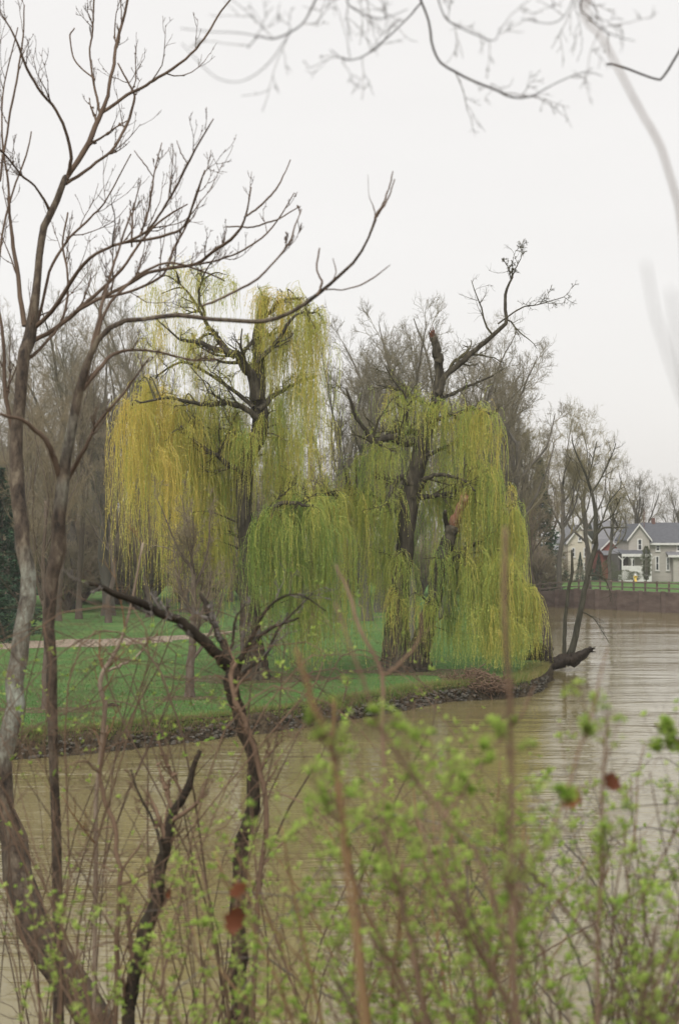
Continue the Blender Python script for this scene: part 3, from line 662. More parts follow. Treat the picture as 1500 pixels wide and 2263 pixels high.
T_A = bare_template(21, trunk_f=.32, spread=(15, 40), thick=.018, counts=(7, 7, 6, 5, 4))
T_B = bare_template(22, trunk_f=.25, spread=(20, 55), counts=(9, 6, 6, 5, 4), mats=(M_bare, M_baretwig), thick=.016)
T_C = bare_template(23, trunk_f=.35, spread=(12, 34), mats=(M_bare2, M_browntwig), counts=(8, 6, 6, 5, 4), thick=.011)
T_D = bare_template(24, trunk_f=.22, spread=(18, 46), mats=(M_bare, M_buds), counts=(9, 7, 6, 5, 4), thick=.011)
T_S = bare_template(25, trunk_f=.1, spread=(10, 50), mats=(M_bare2, M_browntwig), counts=(8, 6, 5, 4, 3), shrub=True)
T_Y = bare_template(26, trunk_f=.12, spread=(22, 62), mats=(M_bare2, M_browntwig), counts=(12, 7, 6, 5, 3), thick=.016)
def place(name, tmpl, u, Y, H, rz, label, cat='tree', group=None, z=0, wide=1.0, thick=None):
    x = gx(u, Y)
    r = empty(name, (x, Y, z), label, cat, group); s_ = H / 10.0
    for nm, me in zip(('trunk', 'crown'), tmpl):
        o = link(nm, me, None, r)
        if nm == 'crown': o['kind'] = 'stuff'
    r.scale = (s_ * wide, s_ * wide, s_); r.rotation_euler = (0, 0, rz)
    return r
def hgt(v, Y): return EYE - (v - HOR) / F * Y
G1 = 'bare trees in the wood behind the left willow'
bt = [(T_A, 240, 92, 600, 1.0, .8, 'dark bare tree with a thick trunk rising on the lawn beyond the path', None),
      (T_C, 40, 78, 690, 2.0, .9, 'brown bare tree at the left edge beyond the path', None),
      (T_B, 150, 100, 640, 3.1, .9, 'wide bare tree left of the dark trunked one', None),
      (T_C, 330, 112, 690, 4.2, .8, 'slender brown tree just left of the yellow willow crown', None),
      (T_A, 410, 96, 800, 5.1, .9, 'bare tree showing behind the yellow willow skirt', None),
      (T_C, 90, 125, 740, .4, 1, 'bare tree in the wood behind the left willow', G1), (T_B, 205, 135, 720, 1.4, 1, 'bare tree in the wood behind the left willow', G1),
      (T_C, 290, 140, 760, 2.4, 1, 'bare tree in the wood behind the left willow', G1), (T_C, -20, 110, 760, 3.4, 1, 'bare tree in the wood behind the left willow', G1),
      (T_C, 470, 130, 800, 4.4, 1, 'bare tree in the wood behind the left willow', G1), (T_D, 545, 120, 850, 5.4, 1, 'bare tree in the wood behind the left willow', G1), (T_C, 620, 135, 900, .9, 1, 'bare tree in the wood behind the left willow', G1), (T_C, 375, 150, 800, 1.9, 1, 'bare tree in the wood behind the left willow', G1),
      (T_C, 690, 125, 930, 2.2, 1, 'bare tree in the wood behind the left willow', G1), (T_B, 40, 150, 800, 4.9, 1.1, 'bare tree in the wood behind the left willow', G1),
      (T_C, 175, 88, 585, .3, .75, 'tall brown tree rising above the wood between the two left stems', None),
      (T_B, 300, 120, 575, 1.7, .8, 'tall bare tree whose top shows left of the yellow willow top', None),
      (T_C, 20, 95, 640, 2.8, .9, 'bare tree in the wood behind the left willow', G1), (T_C, 130, 86, 800, .6, 1, 'bare tree in the wood behind the left willow', G1), (T_C, 240, 84, 860, 1.9, 1.1, 'bare tree in the wood behind the left willow', G1),
      (T_C, -10, 82, 880, 4.0, 1.1, 'bare tree in the wood behind the left willow', G1), (T_C, 330, 90, 900, 5.0, 1.2, 'bare tree in the wood behind the left willow', G1), (T_C, 65, 92, 930, 5.6, 1.2, 'bare tree in the wood behind the left willow', G1), (T_C, 430, 104, 930, .2, 1.2, 'bare tree in the wood behind the left willow', G1),
      (T_C, 560, 100, 900, .3, 1.1, 'bare tree in the wood behind the left willow', G1), (T_C, 605, 115, 930, 2.3, 1.2, 'bare tree in the wood behind the left willow', G1), (T_C, 715, 112, 930, 4.3, 1.2, 'bare tree in the wood behind the left willow', G1), (T_C, 510, 112, 860, 1.3, 1.1, 'bare tree in the wood behind the left willow', G1),
      (T_A, 745, 84, 655, 3.3, .62, 'forked bare tree standing in the gap between the two willows', None),
      (T_C, 800, 104, 790, 2.7, 1, 'bare tree in the wood behind the left willow', G1), (T_C, 660, 108, 960, 3.9, 1.2, 'bare tree in the wood behind the left willow', G1), (T_C, 860, 112, 900, 5.9, 1.3, 'bare tree in the wood behind the left willow', G1),
      (T_B, 840, 96, 690, 1.1, .9, 'bare tree filling the sky left of the broken willow top', None), (T_C, 1040, 100, 690, .8, .8, 'brown bare tree right of the broken willow top', None), (T_C, 1000, 104, 800, 1.6, 1.2, 'low crowned bare tree behind the right willow', None),
      (T_D, 1080, 112, 850, 2.9, 1.1, 'budding bare tree half hidden by the right willow', None), (T_C, 1180, 110, 960, 4.5, 1.1, 'brown twiggy tree before the dull conifer', None), (T_D, 1345, 140, 985, .3, .95, 'slender budding tree just left of the grey gable', None),
      (T_C, 1215, 130, 960, 2.1, 1.1, 'brown bare tree right of the dull conifer', None), (T_C, 1150, 106, 1030, 3.0, 1.3, 'small dense brown tree beside the willow curtain', None),
      (T_B, 905, 70, 662, 3.7, .75, 'fuzzy crowned bare tree close behind the right willow trunk', None), (T_B, 1045, 74, 668, 5.2, .75, 'round bare crown directly behind the long broken willow limb', None), (T_B, 1130, 84, 740, .9, .8, 'grey bare tree just beyond the edge of the right willow curtain', None), (T_B, 810, 86, 700, 4.9, .75, 'bare tree with an open crown at the left of the right willow', None),
      (T_B, 880, 82, 640, .6, .85, 'large bare tree whose rounded crown shows above the right willow', None),
      (T_B, 985, 88, 655, 2.6, .8, 'twin crowned bare tree directly behind the broken willow top', None),
      (T_B, 1110, 90, 745, 4.1, .9, 'spreading bare tree right of the willow', None),
      (T_D, 1160, 100, 780, 5.3, 1.0, 'bare budding tree leaning out beside the willow curtain', None),
      (T_D, 1235, 118, 870, 1.2, 1.0, 'tall budding tree with several upright stems behind the leaning river tree', None),
      (T_D, 1300, 124, 880, 3.6, .95, 'budding tree crown between the tall one and the grey house', None),
      (T_A, 1405, 176, 1000, 2.1, 1.15, 'wide forked bare tree growing behind the grey gabled house', None),
      (T_A, 1495, 180, 1040, 3.1, 1.1, 'bare tree over the dark roof at the right edge', None)]
ORD = 'first second third fourth fifth sixth seventh eighth ninth tenth eleventh twelfth thirteenth fourteenth fifteenth sixteenth seventeenth eighteenth nineteenth twentieth'.split() + ['twenty-' + w for w in 'first second third fourth fifth sixth seventh eighth'.split()]
_us = sorted(t_[1] for t_ in bt if t_[7])
for k, (tm_, u, Y, v, rz, wd, lb, g) in enumerate(bt):
    if g:
        where = 'left of the yellow willow' if u < 260 else 'behind the left willow' if u < 730 else 'between and behind the two willows'
        lb = 'bare brown tree %s, %s from the left in the wood' % (where, ORD[_us.index(u)])
    z = 0 if u < 1200 else .3
    place('bare_tree', tm_, u, Y, hgt(v, Y) - z, rz, lb, 'tree', g, z, wd)
# small reddish young tree on the lawn, dark trunk left
soil_patch(gx(425, 44), 43.9, 1.3, .6, 8)
place('young_tree', T_Y, 420, 44.2, hgt(1045, 44.2), .7, 'slim young brown tree standing on the lawn before the left willow', 'tree', None, 0, .72)
soil_patch(gx(105, 41), 40.9, 1.7, .7, 9)
place('lawn_tree', T_C, 102, 41, hgt(760, 41), 2.9, 'brown trunked tree near the river edge at the left of the lawn', 'tree', None, 0, .8)
# understorey
GS = 'brushy shrubs along the wood edge'
ss = [(30, 104, 1170), (110, 108, 1130), (180, 112, 1160), (260, 108, 1130), (330, 116, 1120), (400, 112, 1160), (470, 120, 1150), (540, 116, 1170), (620, 122, 1160), (700, 124, 1150), (780, 122, 1160), (850, 126, 1140), (930, 124, 1165), (1010, 128, 1150), (1080, 126, 1160), (1150, 125, 1150), (1190, 122, 1190), (150, 96, 1200), (300, 100, 1180)]
for k, (u, Y, v) in enumerate(ss):
    lbb = 'leafless brush %s, %s from the left along the wood edge' % ('at the left beyond the path' if u < 300 else 'beyond the willows', ORD[sorted(q_[0] for q_ in ss).index(u)])
    place('brush', T_S, u, Y, hgt(v - 60 * (u < 480), Y), k * 1.3, lbb, 'shrub', GS, 0, 1.5)

# the far wood as one mass
wood = Mesh(); rw = np.random.default_rng(77)
tv = np.array([v.co[:] for v in T_S[1].vertices]) if False else None
def simple_tree(rg):
    P = np.zeros((1, 6, 3)); P[0, :, 2] = np.linspace(0, .7, 6); Rr = (.016 * np.linspace(1, .4, 6))[None]
    a1, r1 = grow(P, Rr, rg, 8, .25, 1, (15, 45), (.5, .9), 5, .12, .12, .6, .3, .004)
    a2, r2 = grow(a1, r1, rg, 5, .1, 1, (20, 50), (.4, .7), 4, .1, .2, .6, .4, .0025)
    a3, r3 = grow(a2, r2, rg, 5, .1, 1, (20, 50), (.4, .8), 3, .05, .2, .7, .5, .0018)
    return [(P, Rr, 4), (a1, r1, 3), (a2, r2, 3), (a3, r3, 3)]
lib = [simple_tree(rw) for _ in range(6)]
def add_simple(m, x, y, H, rz, tint=.5, z=0):
    ca, sa = math.cos(rz), math.sin(rz); Rm = np.array([[ca, sa, 0], [-sa, ca, 0], [0, 0, 1]])
    for P, Rr, sd in lib[rw.integers(0, 6)]: m.tubes(P @ Rm * H + [x, y, z], Rr * H, sd, tint)
for k in range(150):
    Y = rw.uniform(150, 230); u = rw.uniform(-150, 1180); add_simple(wood, gx(u, Y), Y, rw.uniform(11, 19) * (1 if u < 500 else .8), rw.uniform(0, 6))
tag(wood.build('woodland', M_browntwig), 'mass of bare brown woodland far behind the willows', 'woodland', kind='stuff')
wood = Mesh()
for k in range(60):
    Y = rw.uniform(240, 300); u = rw.uniform(1230, 1640); add_simple(wood, gx(u, Y), Y, rw.uniform(8, 11.5), rw.uniform(0, 6))
tag(wood.build('far_treeline', M_browntwig), 'low hazy line of bare trees behind the houses', 'woodland', kind='stuff')

# conifers and evergreen shrubs
def conifer(name, u, Y, H, W, label, seed, z=0, m=M_conifer, n=5200, cat='conifer', shape='cone', group=None):
    rg = np.random.default_rng(seed); x = gx(u, Y)
    r = empty(name, (x, Y, z), label, cat, group)
    tm = Mesh(); P = np.zeros((1, 6, 3)); P[0, :, 2] = np.linspace(-.1, H * .95, 6); tm.tubes(P, (H * .018 * np.linspace(1, .1, 6))[None], 7)
    tm.build('trunk', M_bare2, r)
    h = rg.uniform(.03, 1, n) ** (1.25 if shape == 'cone' else .9); a = rg.uniform(0, 6.283, n)
    lay = .78 + .22 * np.sin(h * 46 + 1.5 * np.sin(a * 2)) + .12 * np.sin(a * 5 + h * 9)
    env = (1 - h) if shape == 'cone' else np.sqrt(np.clip(1 - (h * 2 - 1) ** 2, .04, 1)) * 1.0
    rad = W * env * lay * np.sqrt(rg.uniform(.15, 1, n))
    p = np.column_stack([rad * np.cos(a), rad * np.sin(a), h * H - rad * .22 * (shape == 'cone')])
    sz = rg.uniform(.5, 1.2, n) * (.055 if shape == 'cone' else .04) * max(H, 2.5) * .55
    out = nrm(np.column_stack([np.cos(a), np.sin(a), rg.normal(-.1, .4, n)])) * sz[:, None]; sd = nrm(rg.normal(0, 1, (n, 3))) * sz[:, None] * .35
    V = np.stack([p - sd, p + sd, p + out], 1).reshape(-1, 3)
    cm = Mesh(); cm.raw(V, np.arange(3 * n).reshape(-1, 3), np.repeat(rg.uniform(0, 1, n), 3))
    tag(cm.build('crown', m, r, smooth=False), kind='stuff')
    return r
conifer('evergreen_tree', 5, 74, 8.6, 2.6, 'dark green evergreen at the far left behind the branches', 31, n=9000)
conifer('evergreen_tree', -35, 68, 7.2, 2.4, 'smaller dark green evergreen cut by the left edge of the view', 32, n=9000)
conifer('evergreen_tree', 1192, 130, 12.4, 3.0, 'dull grey green conifer behind the right willow curtain', 33, n=7000)
conifer('cedar_shrub', 1281, 160, 3.2, .75, 'narrow dark cedar in front of the cream house', 34, .3, n=5200)
conifer('cedar_shrub', 1302, 159, 2.9, .8, 'second narrow cedar, between the cream house and the leaning tree', 35, .3, n=5200)
conifer('cedar_shrub', 1322, 160, 3.0, .8, 'rounded dark cedar left of the red gable', 36, .3, n=5200)
conifer('bush', 1343, 157, 2.3, 1.2, 'brown green bush before the red house wall', 37, .35, M_bush, 7500, 'bush', 'round')
conifer('bush', 1379, 158, 1.2, 1.5, 'low green bush under the porch railing', 38, .35, M_bush, 6600, 'bush', 'round')
conifer('bush', 1402, 158, 1.0, 1.0, 'small green bush at the right end of the porch', 39, .35, M_bush, 4800, 'bush', 'round')
conifer('ivy_trunk', 1427, 157.5, 3.9, .62, 'dark ivy covered stump against the grey house corner', 40, .3, M_bush, 9000, 'tree stump', 'round')
conifer('bush', 1205, 128, 2.8, 1.5, 'dark tangled bush on the far bank by the willow', 41, .2, M_bush, 7500, 'bush', 'round')

# ------------------------------------------------------------------ houses
HY = 164.0; GZ = .32; PX = HY / F
def hx(u): return gx(u, HY)
def hz(v): return EYE - (v - HOR) * PX
M_sid = bark('grey_siding', [(.3, (.34, .32, .28)), (.7, (.43, .40, .36))], 1.2, (1, 1, 6), bs=.3)
M_white = plain('white_trim', (.55, .54, .51), (.66, .65, .62), 3)
M_roof = bark('slate_roof', [(.3, (.075, .078, .088)), (.7, (.13, .135, .148))], 2.5, (1, 3, 3), bs=.4)
M_roof2 = bark('grey_roof', [(.3, (.15, .15, .16)), (.7, (.23, .23, .24))], 2, (1, 3, 3), bs=.3)
M_red = bark('red_siding', [(.3, (.26, .085, .065)), (.7, (.36, .13, .10))], 1.5, (1, 1, 6), bs=.3)
M_cream = bark('cream_siding', [(.3, (.48, .43, .34)), (.7, (.6, .55, .45))], 1.2, (1, 1, 6), bs=.3)
M_brick = bark('chimney_brick', [(.3, (.10, .06, .05)), (.7, (.2, .11, .09))], 6, (1, 1, 1))
M_glass, nt, b = mat('window_glass'); b.inputs['Base Color'].default_value = (.02, .025, .03, 1); b.inputs['Roughness'].default_value = .08
M_dark_in = plain('porch_shade', (.08, .07, .065), (.11, .1, .09), 2)
def window(parent, x0, x1, z0, z1, y, fw=.12, mull=True):
    w = Box(); w.box(x0, x0 + fw, y - .08, y + .02, z0, z1).box(x1 - fw, x1, y - .08, y + .02, z0, z1).box(x0 + fw, x1 - fw, y - .08, y + .02, z1 - fw, z1).box(x0 + fw, x1 - fw, y - .08, y + .02, z0, z0 + fw)
    if mull: w.box(x0 + fw, x1 - fw, y - .06, y - .01, (z0 + z1) / 2 - .03, (z0 + z1) / 2 + .03)
    w.box(x0 - .06, x1 + .06, y - .14, y - .08, z0 - .06, z0 + .02)
    f = w.build('window', M_white, parent)
    Box().box(x0 + fw, x1 - fw, y - .03, y - .012, z0 + fw, z1 - fw).build('pane', M_glass, f)
def slope(name, m, parent, x0, x1, y0, z0, y1, z1, th=.14):
    bx = Box(); V = [(x0, y0, z0), (x1, y0, z0), (x1, y1, z1), (x0, y1, z1)]; V += [(a, b_, c_ + th) for a, b_, c_ in V]
    bx.m.raw(V, [(0, 3, 2, 1), (4, 5, 6, 7), (0, 1, 5, 4), (1, 2, 6, 5), (2, 3, 7, 6), (3, 0, 4, 7)], .5)
    return bx.build(name, m, parent)
def gable_roof(parent, xl, xm, xr, ze, zp, y0, y1, m, th=.16, ov=.25, name='roof'):
    for a, b_ in ((xl, xm), (xr, xm)):
        sgn = -1 if a == xl else 1
        k = (zp - ze) / abs(xm - a); ax = a + sgn * ov; az = ze - ov * k
        Box().poly_prism([(ax, az), (b_, zp), (b_, zp + th), (ax, az + th)], y0 - ov, y1).build(name, m, parent)
        Box().poly_prism([(ax, az - .1), (b_, zp - .1), (b_, zp + th * .9), (ax, az + th * .9)], y0 - ov - .07, y0 - ov - .004).build('bargeboard', M_white, parent)
h1 = empty('grey_house', (hx(1440), HY, GZ), 'grey two storey house with a steep front gable and dark slate roof', 'house')
def atp(root):  # parts are drawn in world metres: shift them into the parent
    for ch in root.children: ch.location = [-a for a in root.location]
g0, g1 = hx(1388), hx(1434); gp = hx(1411); zg = hz(1189)
Box().poly_prism([(g0, GZ - .3), (g1, GZ - .3), (g1, zg), (gp, hz(1159)), (g0, zg)], HY, HY + 7).build('gable_wall', M_sid, h1)
gable_roof(h1, g0, gp, g1, zg, hz(1159), HY, HY + 7, M_roof)
m0, m1 = hx(1434) + .01, hx(1536); ze = hz(1200)
Box().box(m0, m1, HY + .8, HY + 7.5, GZ - .3, ze).build('wall', M_sid, h1)
slope('roof', M_roof, h1, m0 - .2, m1 + .3, HY + .4, ze - .1, HY + 4.1, hz(1156)); slope('roof', M_roof, h1, m0 - .2, m1 + .3, HY + 7.9, ze - .1, HY + 4.1, hz(1156))
Box().box(m0 + .1, m1 + .3, HY + .3, HY + .39, ze - .2, ze + .04).build('fascia', M_white, h1)
Box().box(hx(1456), hx(1463), HY + 3.8, HY + 4.4, hz(1165), hz(1143)).build('chimney', M_brick, h1)
Box().box(hx(1434.6), hx(1436), HY + 3.2, HY + 3.28, hz(1165), hz(1125)).build('vent_pipe', M_brick, h1)
window(h1, hx(1407), hx(1418), hz(1216), hz(1190), HY); window(h1, hx(1450.5), hx(1461), hz(1218), hz(1203), HY + .8); window(h1, hx(1450), hx(1459), hz(1261), hz(1228), HY + .8)
window(h1, hx(1474), hx(1482), hz(1261), hz(1231), HY + .8); window(h1, hx(1497), hx(1507), hz(1218), hz(1203), HY + .8); window(h1, hx(1500), hx(1510), hz(1261), hz(1230), HY - .2)
Box().box(hx(1486), hx(1530), HY - .2, HY + .78, GZ - .3, hz(1228)).build('bay', M_sid, h1)
slope('bay_roof', M_roof2, h1, hx(1473), hx(1532), HY - .5, hz(1228), HY + .85, hz(1220), .1); Box().box(hx(1473), hx(1532), HY - .58, HY - .51, hz(1231), hz(1226)).build('fascia', M_white, h1)
# porch
slope('porch_roof', M_roof, h1, hx(1364), hx(1430), HY - 2.3, hz(1226), HY - .02, hz(1217), .1)
Box().box(hx(1364), hx(1430), HY - 2.38, HY - 2.31, hz(1229), hz(1223)).build('porch_fascia', M_white, h1)
Box().box(hx(1365), hx(1387.5), HY + .2, HY + 5, GZ - .3, hz(1224)).build('side_wing', M_dark_in, h1)
slope('side_wing_roof', M_roof2, h1, hx(1363), hx(1388), HY + .05, hz(1222), HY + 5, hz(1214), .1)
Box().box(hx(1365), hx(1430), HY - 2.2, HY - .02, GZ - .2, GZ + .55).build('porch_floor', M_white, h1)
for u in (1366, 1387, 1410, 1428):
    x = hx(u); p = Box().box(x - .07, x + .07, HY - 2.2, HY - 2.06, GZ + .55, hz(1226)).build('porch_post', M_white, h1)
    bb = Box()
    for sgn in (-1, 1): bb.beam((x, HY - 2.13, hz(1237)), (x + sgn * .45, HY - 2.13, hz(1228)), .07, .1)
    bb.build('bracket', M_white, p)
Box().box(hx(1365), hx(1409), HY - 2.16, HY - 2.1, GZ + .5, hz(1249)).build('porch_railing', M_white, h1)
window(h1, hx(1392), hx(1402), hz(1258), hz(1234), HY)
Box().box(hx(1370), hx(1379), HY + .12, HY + .19, GZ + .5, hz(1232)).build('door', M_glass, h1)
atp(h1)
h2 = empty('red_house', (hx(1345), HY + 8, GZ), 'small red gabled house left of the grey house', 'house')
HYb = HY + 8
Box().poly_prism([(gx(1329, HYb), GZ - .3), (gx(1365, HYb), GZ - .3), (gx(1365, HYb), hz(1212)), (gx(1347, HYb), hz(1193)), (gx(1329, HYb), hz(1212))], HYb, HYb + 8).build('wall', M_red, h2)
gable_roof(h2, gx(1329, HYb), gx(1347, HYb), gx(1365, HYb), hz(1212), hz(1193), HYb, HYb + 8, M_roof2)
Box().box(gx(1365, HYb) + .01, gx(1386, HYb), HYb + 1, HYb + 7, GZ - .3, hz(1214)).build('side_wall', M_red, h2)
slope('side_roof', M_roof2, h2, gx(1365, HYb) + .3, gx(1386, HYb), HYb + .8, hz(1216), HYb + 4, hz(1202))
Box().box(gx(1380, HYb), gx(1384, HYb), HYb + 3, HYb + 3.6, hz(1210), hz(1184)).build('chimney', M_red, h2)
slope('porch_roof', M_roof2, h2, gx(1326, HYb), gx(1366, HYb), HYb - 2, hz(1228), HYb - .02, hz(1219), .1)
window(h2, gx(1341, HYb), gx(1362, HYb), hz(1245), hz(1232), HYb, .14, False)
atp(h2)
h3 = empty('grey_roofed_house', (hx(1350), HY + 20, GZ), 'broad grey roofed house standing behind the red gable', 'house')
YC = HY + 20
Box().box(gx(1318, YC), gx(1398, YC), YC, YC + 8, GZ - .3, hz(1198)).build('wall', M_cream, h3)
slope('roof', M_roof2, h3, gx(1315, YC), gx(1400, YC), YC - .4, hz(1200), YC + 4, hz(1146)); slope('roof', M_roof2, h3, gx(1315, YC), gx(1400, YC), YC + 8.4, hz(1200), YC + 4, hz(1146))
for u in (1326, 1390): window(h3, gx(u, YC), gx(u + 6, YC), hz(1216), hz(1203), YC)
atp(h3)
h4 = empty('cream_house', (hx(1285), HY + 6, GZ), 'cream walled house half hidden by tall bare trees', 'house')
YD = HY + 6
Box().poly_prism([(gx(1254, YD), GZ - .3), (gx(1306, YD), GZ - .3), (gx(1306, YD), hz(1196)), (gx(1280, YD), hz(1160)), (gx(1254, YD), hz(1196))], YD, YD + 9).build('wall', M_cream, h4)
gable_roof(h4, gx(1254, YD), gx(1280, YD), gx(1306, YD), hz(1196), hz(1160), YD, YD + 9, M_roof2)
for u, va, vb in ((1262, 1232, 1210), (1288, 1232, 1210), (1276, 1196, 1180), (1288, 1262, 1244)): window(h4, gx(u, YD), gx(u + 8, YD), hz(va), hz(vb), YD)
atp(h4)
h5 = empty('dark_cottage', (hx(1205), HY + 3, GZ), 'low pale cottage seen dimly through brush left of the cream house', 'house')
YE = HY + 3
Box().box(gx(1165, YE), gx(1244, YE), YE, YE + 7, GZ - .3, hz(1232)).build('wall', M_cream, h5)
slope('roof', M_roof2, h5, gx(1162, YE), gx(1247, YE), YE - .4, hz(1234), YE + 3.5, hz(1208)); slope('roof', M_roof2, h5, gx(1162, YE), gx(1247, YE), YE + 7.4, hz(1234), YE + 3.5, hz(1208))
for u in (1190, 1225): window(h5, gx(u, YE), gx(u + 9, YE), hz(1256), hz(1240), YE)
atp(h5)
# hydrant
M_yel = plain('yellow_paint', (.62, .42, .06), (.7, .48, .09), 4, .5)
Yh = 155.0; hb = np.array([gx(1403, Yh), Yh, .42])
hy = empty('fire_hydrant', hb, 'yellow fire hydrant on the grass before the porch', 'hydrant')
def lathe(prof_, n=12):
    m_ = Mesh(); P = np.zeros((1, len(prof_), 3)); P[0, :, 2] = [p_[1] for p_ in prof_]; m_.tubes(P, np.array([[p_[0] for p_ in prof_]]), n); return m_
lathe([(.19, -.1), (.19, .05), (.13, .06), (.13, .5), (.17, .52), (.17, .56)]).build('barrel', M_yel, hy)
lathe([(.15, .56), (.13, .64), (.08, .70), (.04, .72), (.04, .78), (.001, .78)]).build('bonnet', M_white, hy)
for sg in (-1, 1):
    m_ = Mesh(); m_.tubes(np.array([[[0, 0, .4], [sg * .17, 0, .4], [sg * .24, 0, .4]]]), np.array([[.07, .07, .06]]), 8); m_.build('nozzle', M_yel, hy)
# utility pole
po = empty('utility_pole', (gx(1295, 165), 165, GZ), 'thin wooden utility pole between the cream house and the grey roof', 'pole')
lathe([(.16, -.3), (.15, 3), (.12, 6.2)], 8).build('pole_shaft', M_rail, po)
Box().box(-.7, .7, -.05, .05, 5.6, 5.75).build('crossarm', M_rail, po)

# ------------------------------------------------------------------ leaning tree on its log in the river
rg = np.random.default_rng(55); YL = 60.0; lb_ = np.array([gx(1245, YL), YL, WATER])
lg = empty('river_log', lb_, 'dark broken log lying in the river with two live stems growing from it', 'fallen tree')
def finL(o): o.location = -lb_; return o
def tr(pts, Y, mname, material, root, fin, sides=8, n=24, dY=0, rough=.06, store=None):
    P, Rr = trace(pts, Y, n, dY, .2, rg); Rr = Rr * .82; m_ = Mesh(); m_.tubes(P, Rr, sides, .5, rough, rg); o = fin(m_.build(mname, material, root))
    if store is not None: store.append((P, Rr))
    return P, Rr
P, Rr = trace([(1165, 1486, 10), (1198, 1475, 16), (1232, 1467, 24), (1262, 1457, 22), (1284, 1446, 19), (1302, 1434, 12)], YL, 24, -.5, .2, rg)
m_ = Mesh(); m_.tubes(P, Rr, 12, .5, .22, rg)
for _ in range(8):
    a = P[0, -1] + rg.normal(0, .07, 3); m_.tubes(np.array([[a, a + [rg.uniform(.08, .25), 0, rg.uniform(-.03, .1)]]]), np.array([[.05, .008]]), 5)
finL(m_.build('log', M_wet, lg))
st_ = []
tr([(1258, 1458, 20), (1272, 1400, 17), (1290, 1310, 15), (1305, 1240, 14), (1315, 1185, 13), (1312, 1120, 10), (1305, 1080, 8), (1290, 1040, 6), (1268, 990, 4), (1262, 960, 2)], YL, 'stem', M_rstem, lg, finL, 10, 40, .6, store=st_)
tr([(1245, 1474, 12), (1246, 1400, 11), (1252, 1320, 10), (1262, 1270, 9), (1262, 1215, 5)], YL, 'stem', M_rstem, lg, finL, 8, 24, -.5, store=st_)
for pts in ([(1308, 1200, 8), (1325, 1170, 6), (1345, 1165, 5), (1362, 1165, 4), (1360, 1152, 2)], [(1314, 1190, 7), (1330, 1150, 5), (1345, 1110, 4), (1368, 1080, 2)], [(1306, 1090, 7), (1325, 1060, 5), (1345, 1020, 4), (1360, 980, 2)], [(1298, 1060, 6), (1308, 1020, 4), (1318, 975, 3)],
            [(1300, 1270, 4), (1330, 1275, 3), (1345, 1300, 2), (1352, 1325, 1.5)], [(1285, 1350, 4), (1310, 1365, 3), (1330, 1395, 2), (1345, 1420, 1.5)], [(1320, 1160, 4), (1350, 1140, 3), (1370, 1100, 1.5)]):
    tr(pts, YL, 'limb', M_rstem, lg, finL, 6, 14, rg.uniform(-.6, .6), store=st_)
P = np.concatenate([catmull(a[0][0], 14)[None] for a in st_[2:]] + [catmull(st_[0][0][0][20:], 14)[None]]); Rr = np.full((len(P), 14), .03)
a1, r1 = grow(P, Rr, rg, 9, .15, 1, (20, 60), (.3, .6), 6, .05, .22, .5, .4, .006); a2, r2 = grow(a1, r1, rg, 4, .2, 1, (20, 60), (.3, .6), 5, .03, .25, .6, .5, .004)
m_ = Mesh(); m_.tubes(a1, r1, 4); m_.tubes(a2, r2, 3); finL(tag(m_.build('twigs', M_rstem, lg), kind='stuff'))

# brush pile and root mass at the point
def brushpile(name, c0, rad, h, n, label, seed, material):
    r_ = np.random.default_rng(seed); root = empty(name, c0, label, 'brush pile')
    a = r_.uniform(0, 6.283, n); k = r_.uniform(0, 1, n) ** .5
    p0 = np.column_stack([np.cos(a) * k * rad, np.sin(a) * k * rad * .6, r_.uniform(-.1, h, n) * (1 - k * .7)])
    dd_ = nrm(np.column_stack([r_.normal(0, 1, n), r_.normal(0, .7, n), r_.normal(.1, .45, n)])); P = np.stack([p0 + dd_ * t * .9 * r_.uniform(.3, 1, (n, 1)) + r_.normal(0, .04, (n, 3)) for t in np.linspace(-.5, .5, 5)], 1)
    m_ = Mesh(); m_.tubes(P, r_.uniform(.006, .022, (n, 1)) * np.array([[1, .9, .8, .6, .3]]), 4); tag(m_.build('sticks', material, root), kind='stuff')
    return root
brushpile('brush_pile', (gx(1050, 49.3), 49.3, -.25), 1.15, .75, 700, 'heap of brown dead sticks on the point beneath the willow', 61, M_redstem)
brushpile('root_mass', (gx(1186, 58), 58, -.6), .42, 1.9, 420, 'dark tangled roots standing in the water behind the willow curtain', 62, M_wet)
fb = empty('fallen_stick', (gx(248, 41.5), 41.5, .02), 'short dark stick lying on the lawn left of the slim tree', 'stick')
m_ = Mesh(); m_.tubes(np.array([[[-.22, 0, .02], [0, .03, .05], [.2, 0, .03]]]), np.array([[.03, .05, .02]]), 6, .5, .2, rg); m_.build('stick_wood', M_dark, fb)

# ------------------------------------------------------------------ foreground trees
def twigs_on(skel, rg, n1, n2, lens, rmin, up=.25, n3=0, t0=.25, K=16, ang=(25, 55), wob=.13):
    P = np.concatenate([catmull(a[0], K)[None] for a, _ in skel]); Rr = np.concatenate([np.interp(np.linspace(0, 1, K), np.linspace(0, 1, r_.shape[1]), r_[0])[None] for _, r_ in skel])
    out = []
    a1, r1 = grow(P, Rr, rg, n1, t0, 1, ang, (lens[0], lens[1]), 7, up, wob, .55, .35, rmin, lmax=lens[2]); out.append((a1, r1, 5))
    if n2:
        a2, r2 = grow(a1, r1, rg, n2, .2, 1, ang, (.3, .6), 6, up, wob, .65, .4, rmin * .8, taper=.3); out.append((a2, r2, 4))
        if n3:
            a3, r3 = grow(a2, r2, rg, n3, .2, 1, (25, 50), (.3, .7), 5, up * .6, .15, .7, .5, rmin * .7); out.append((a3, r3, 4))
    return out
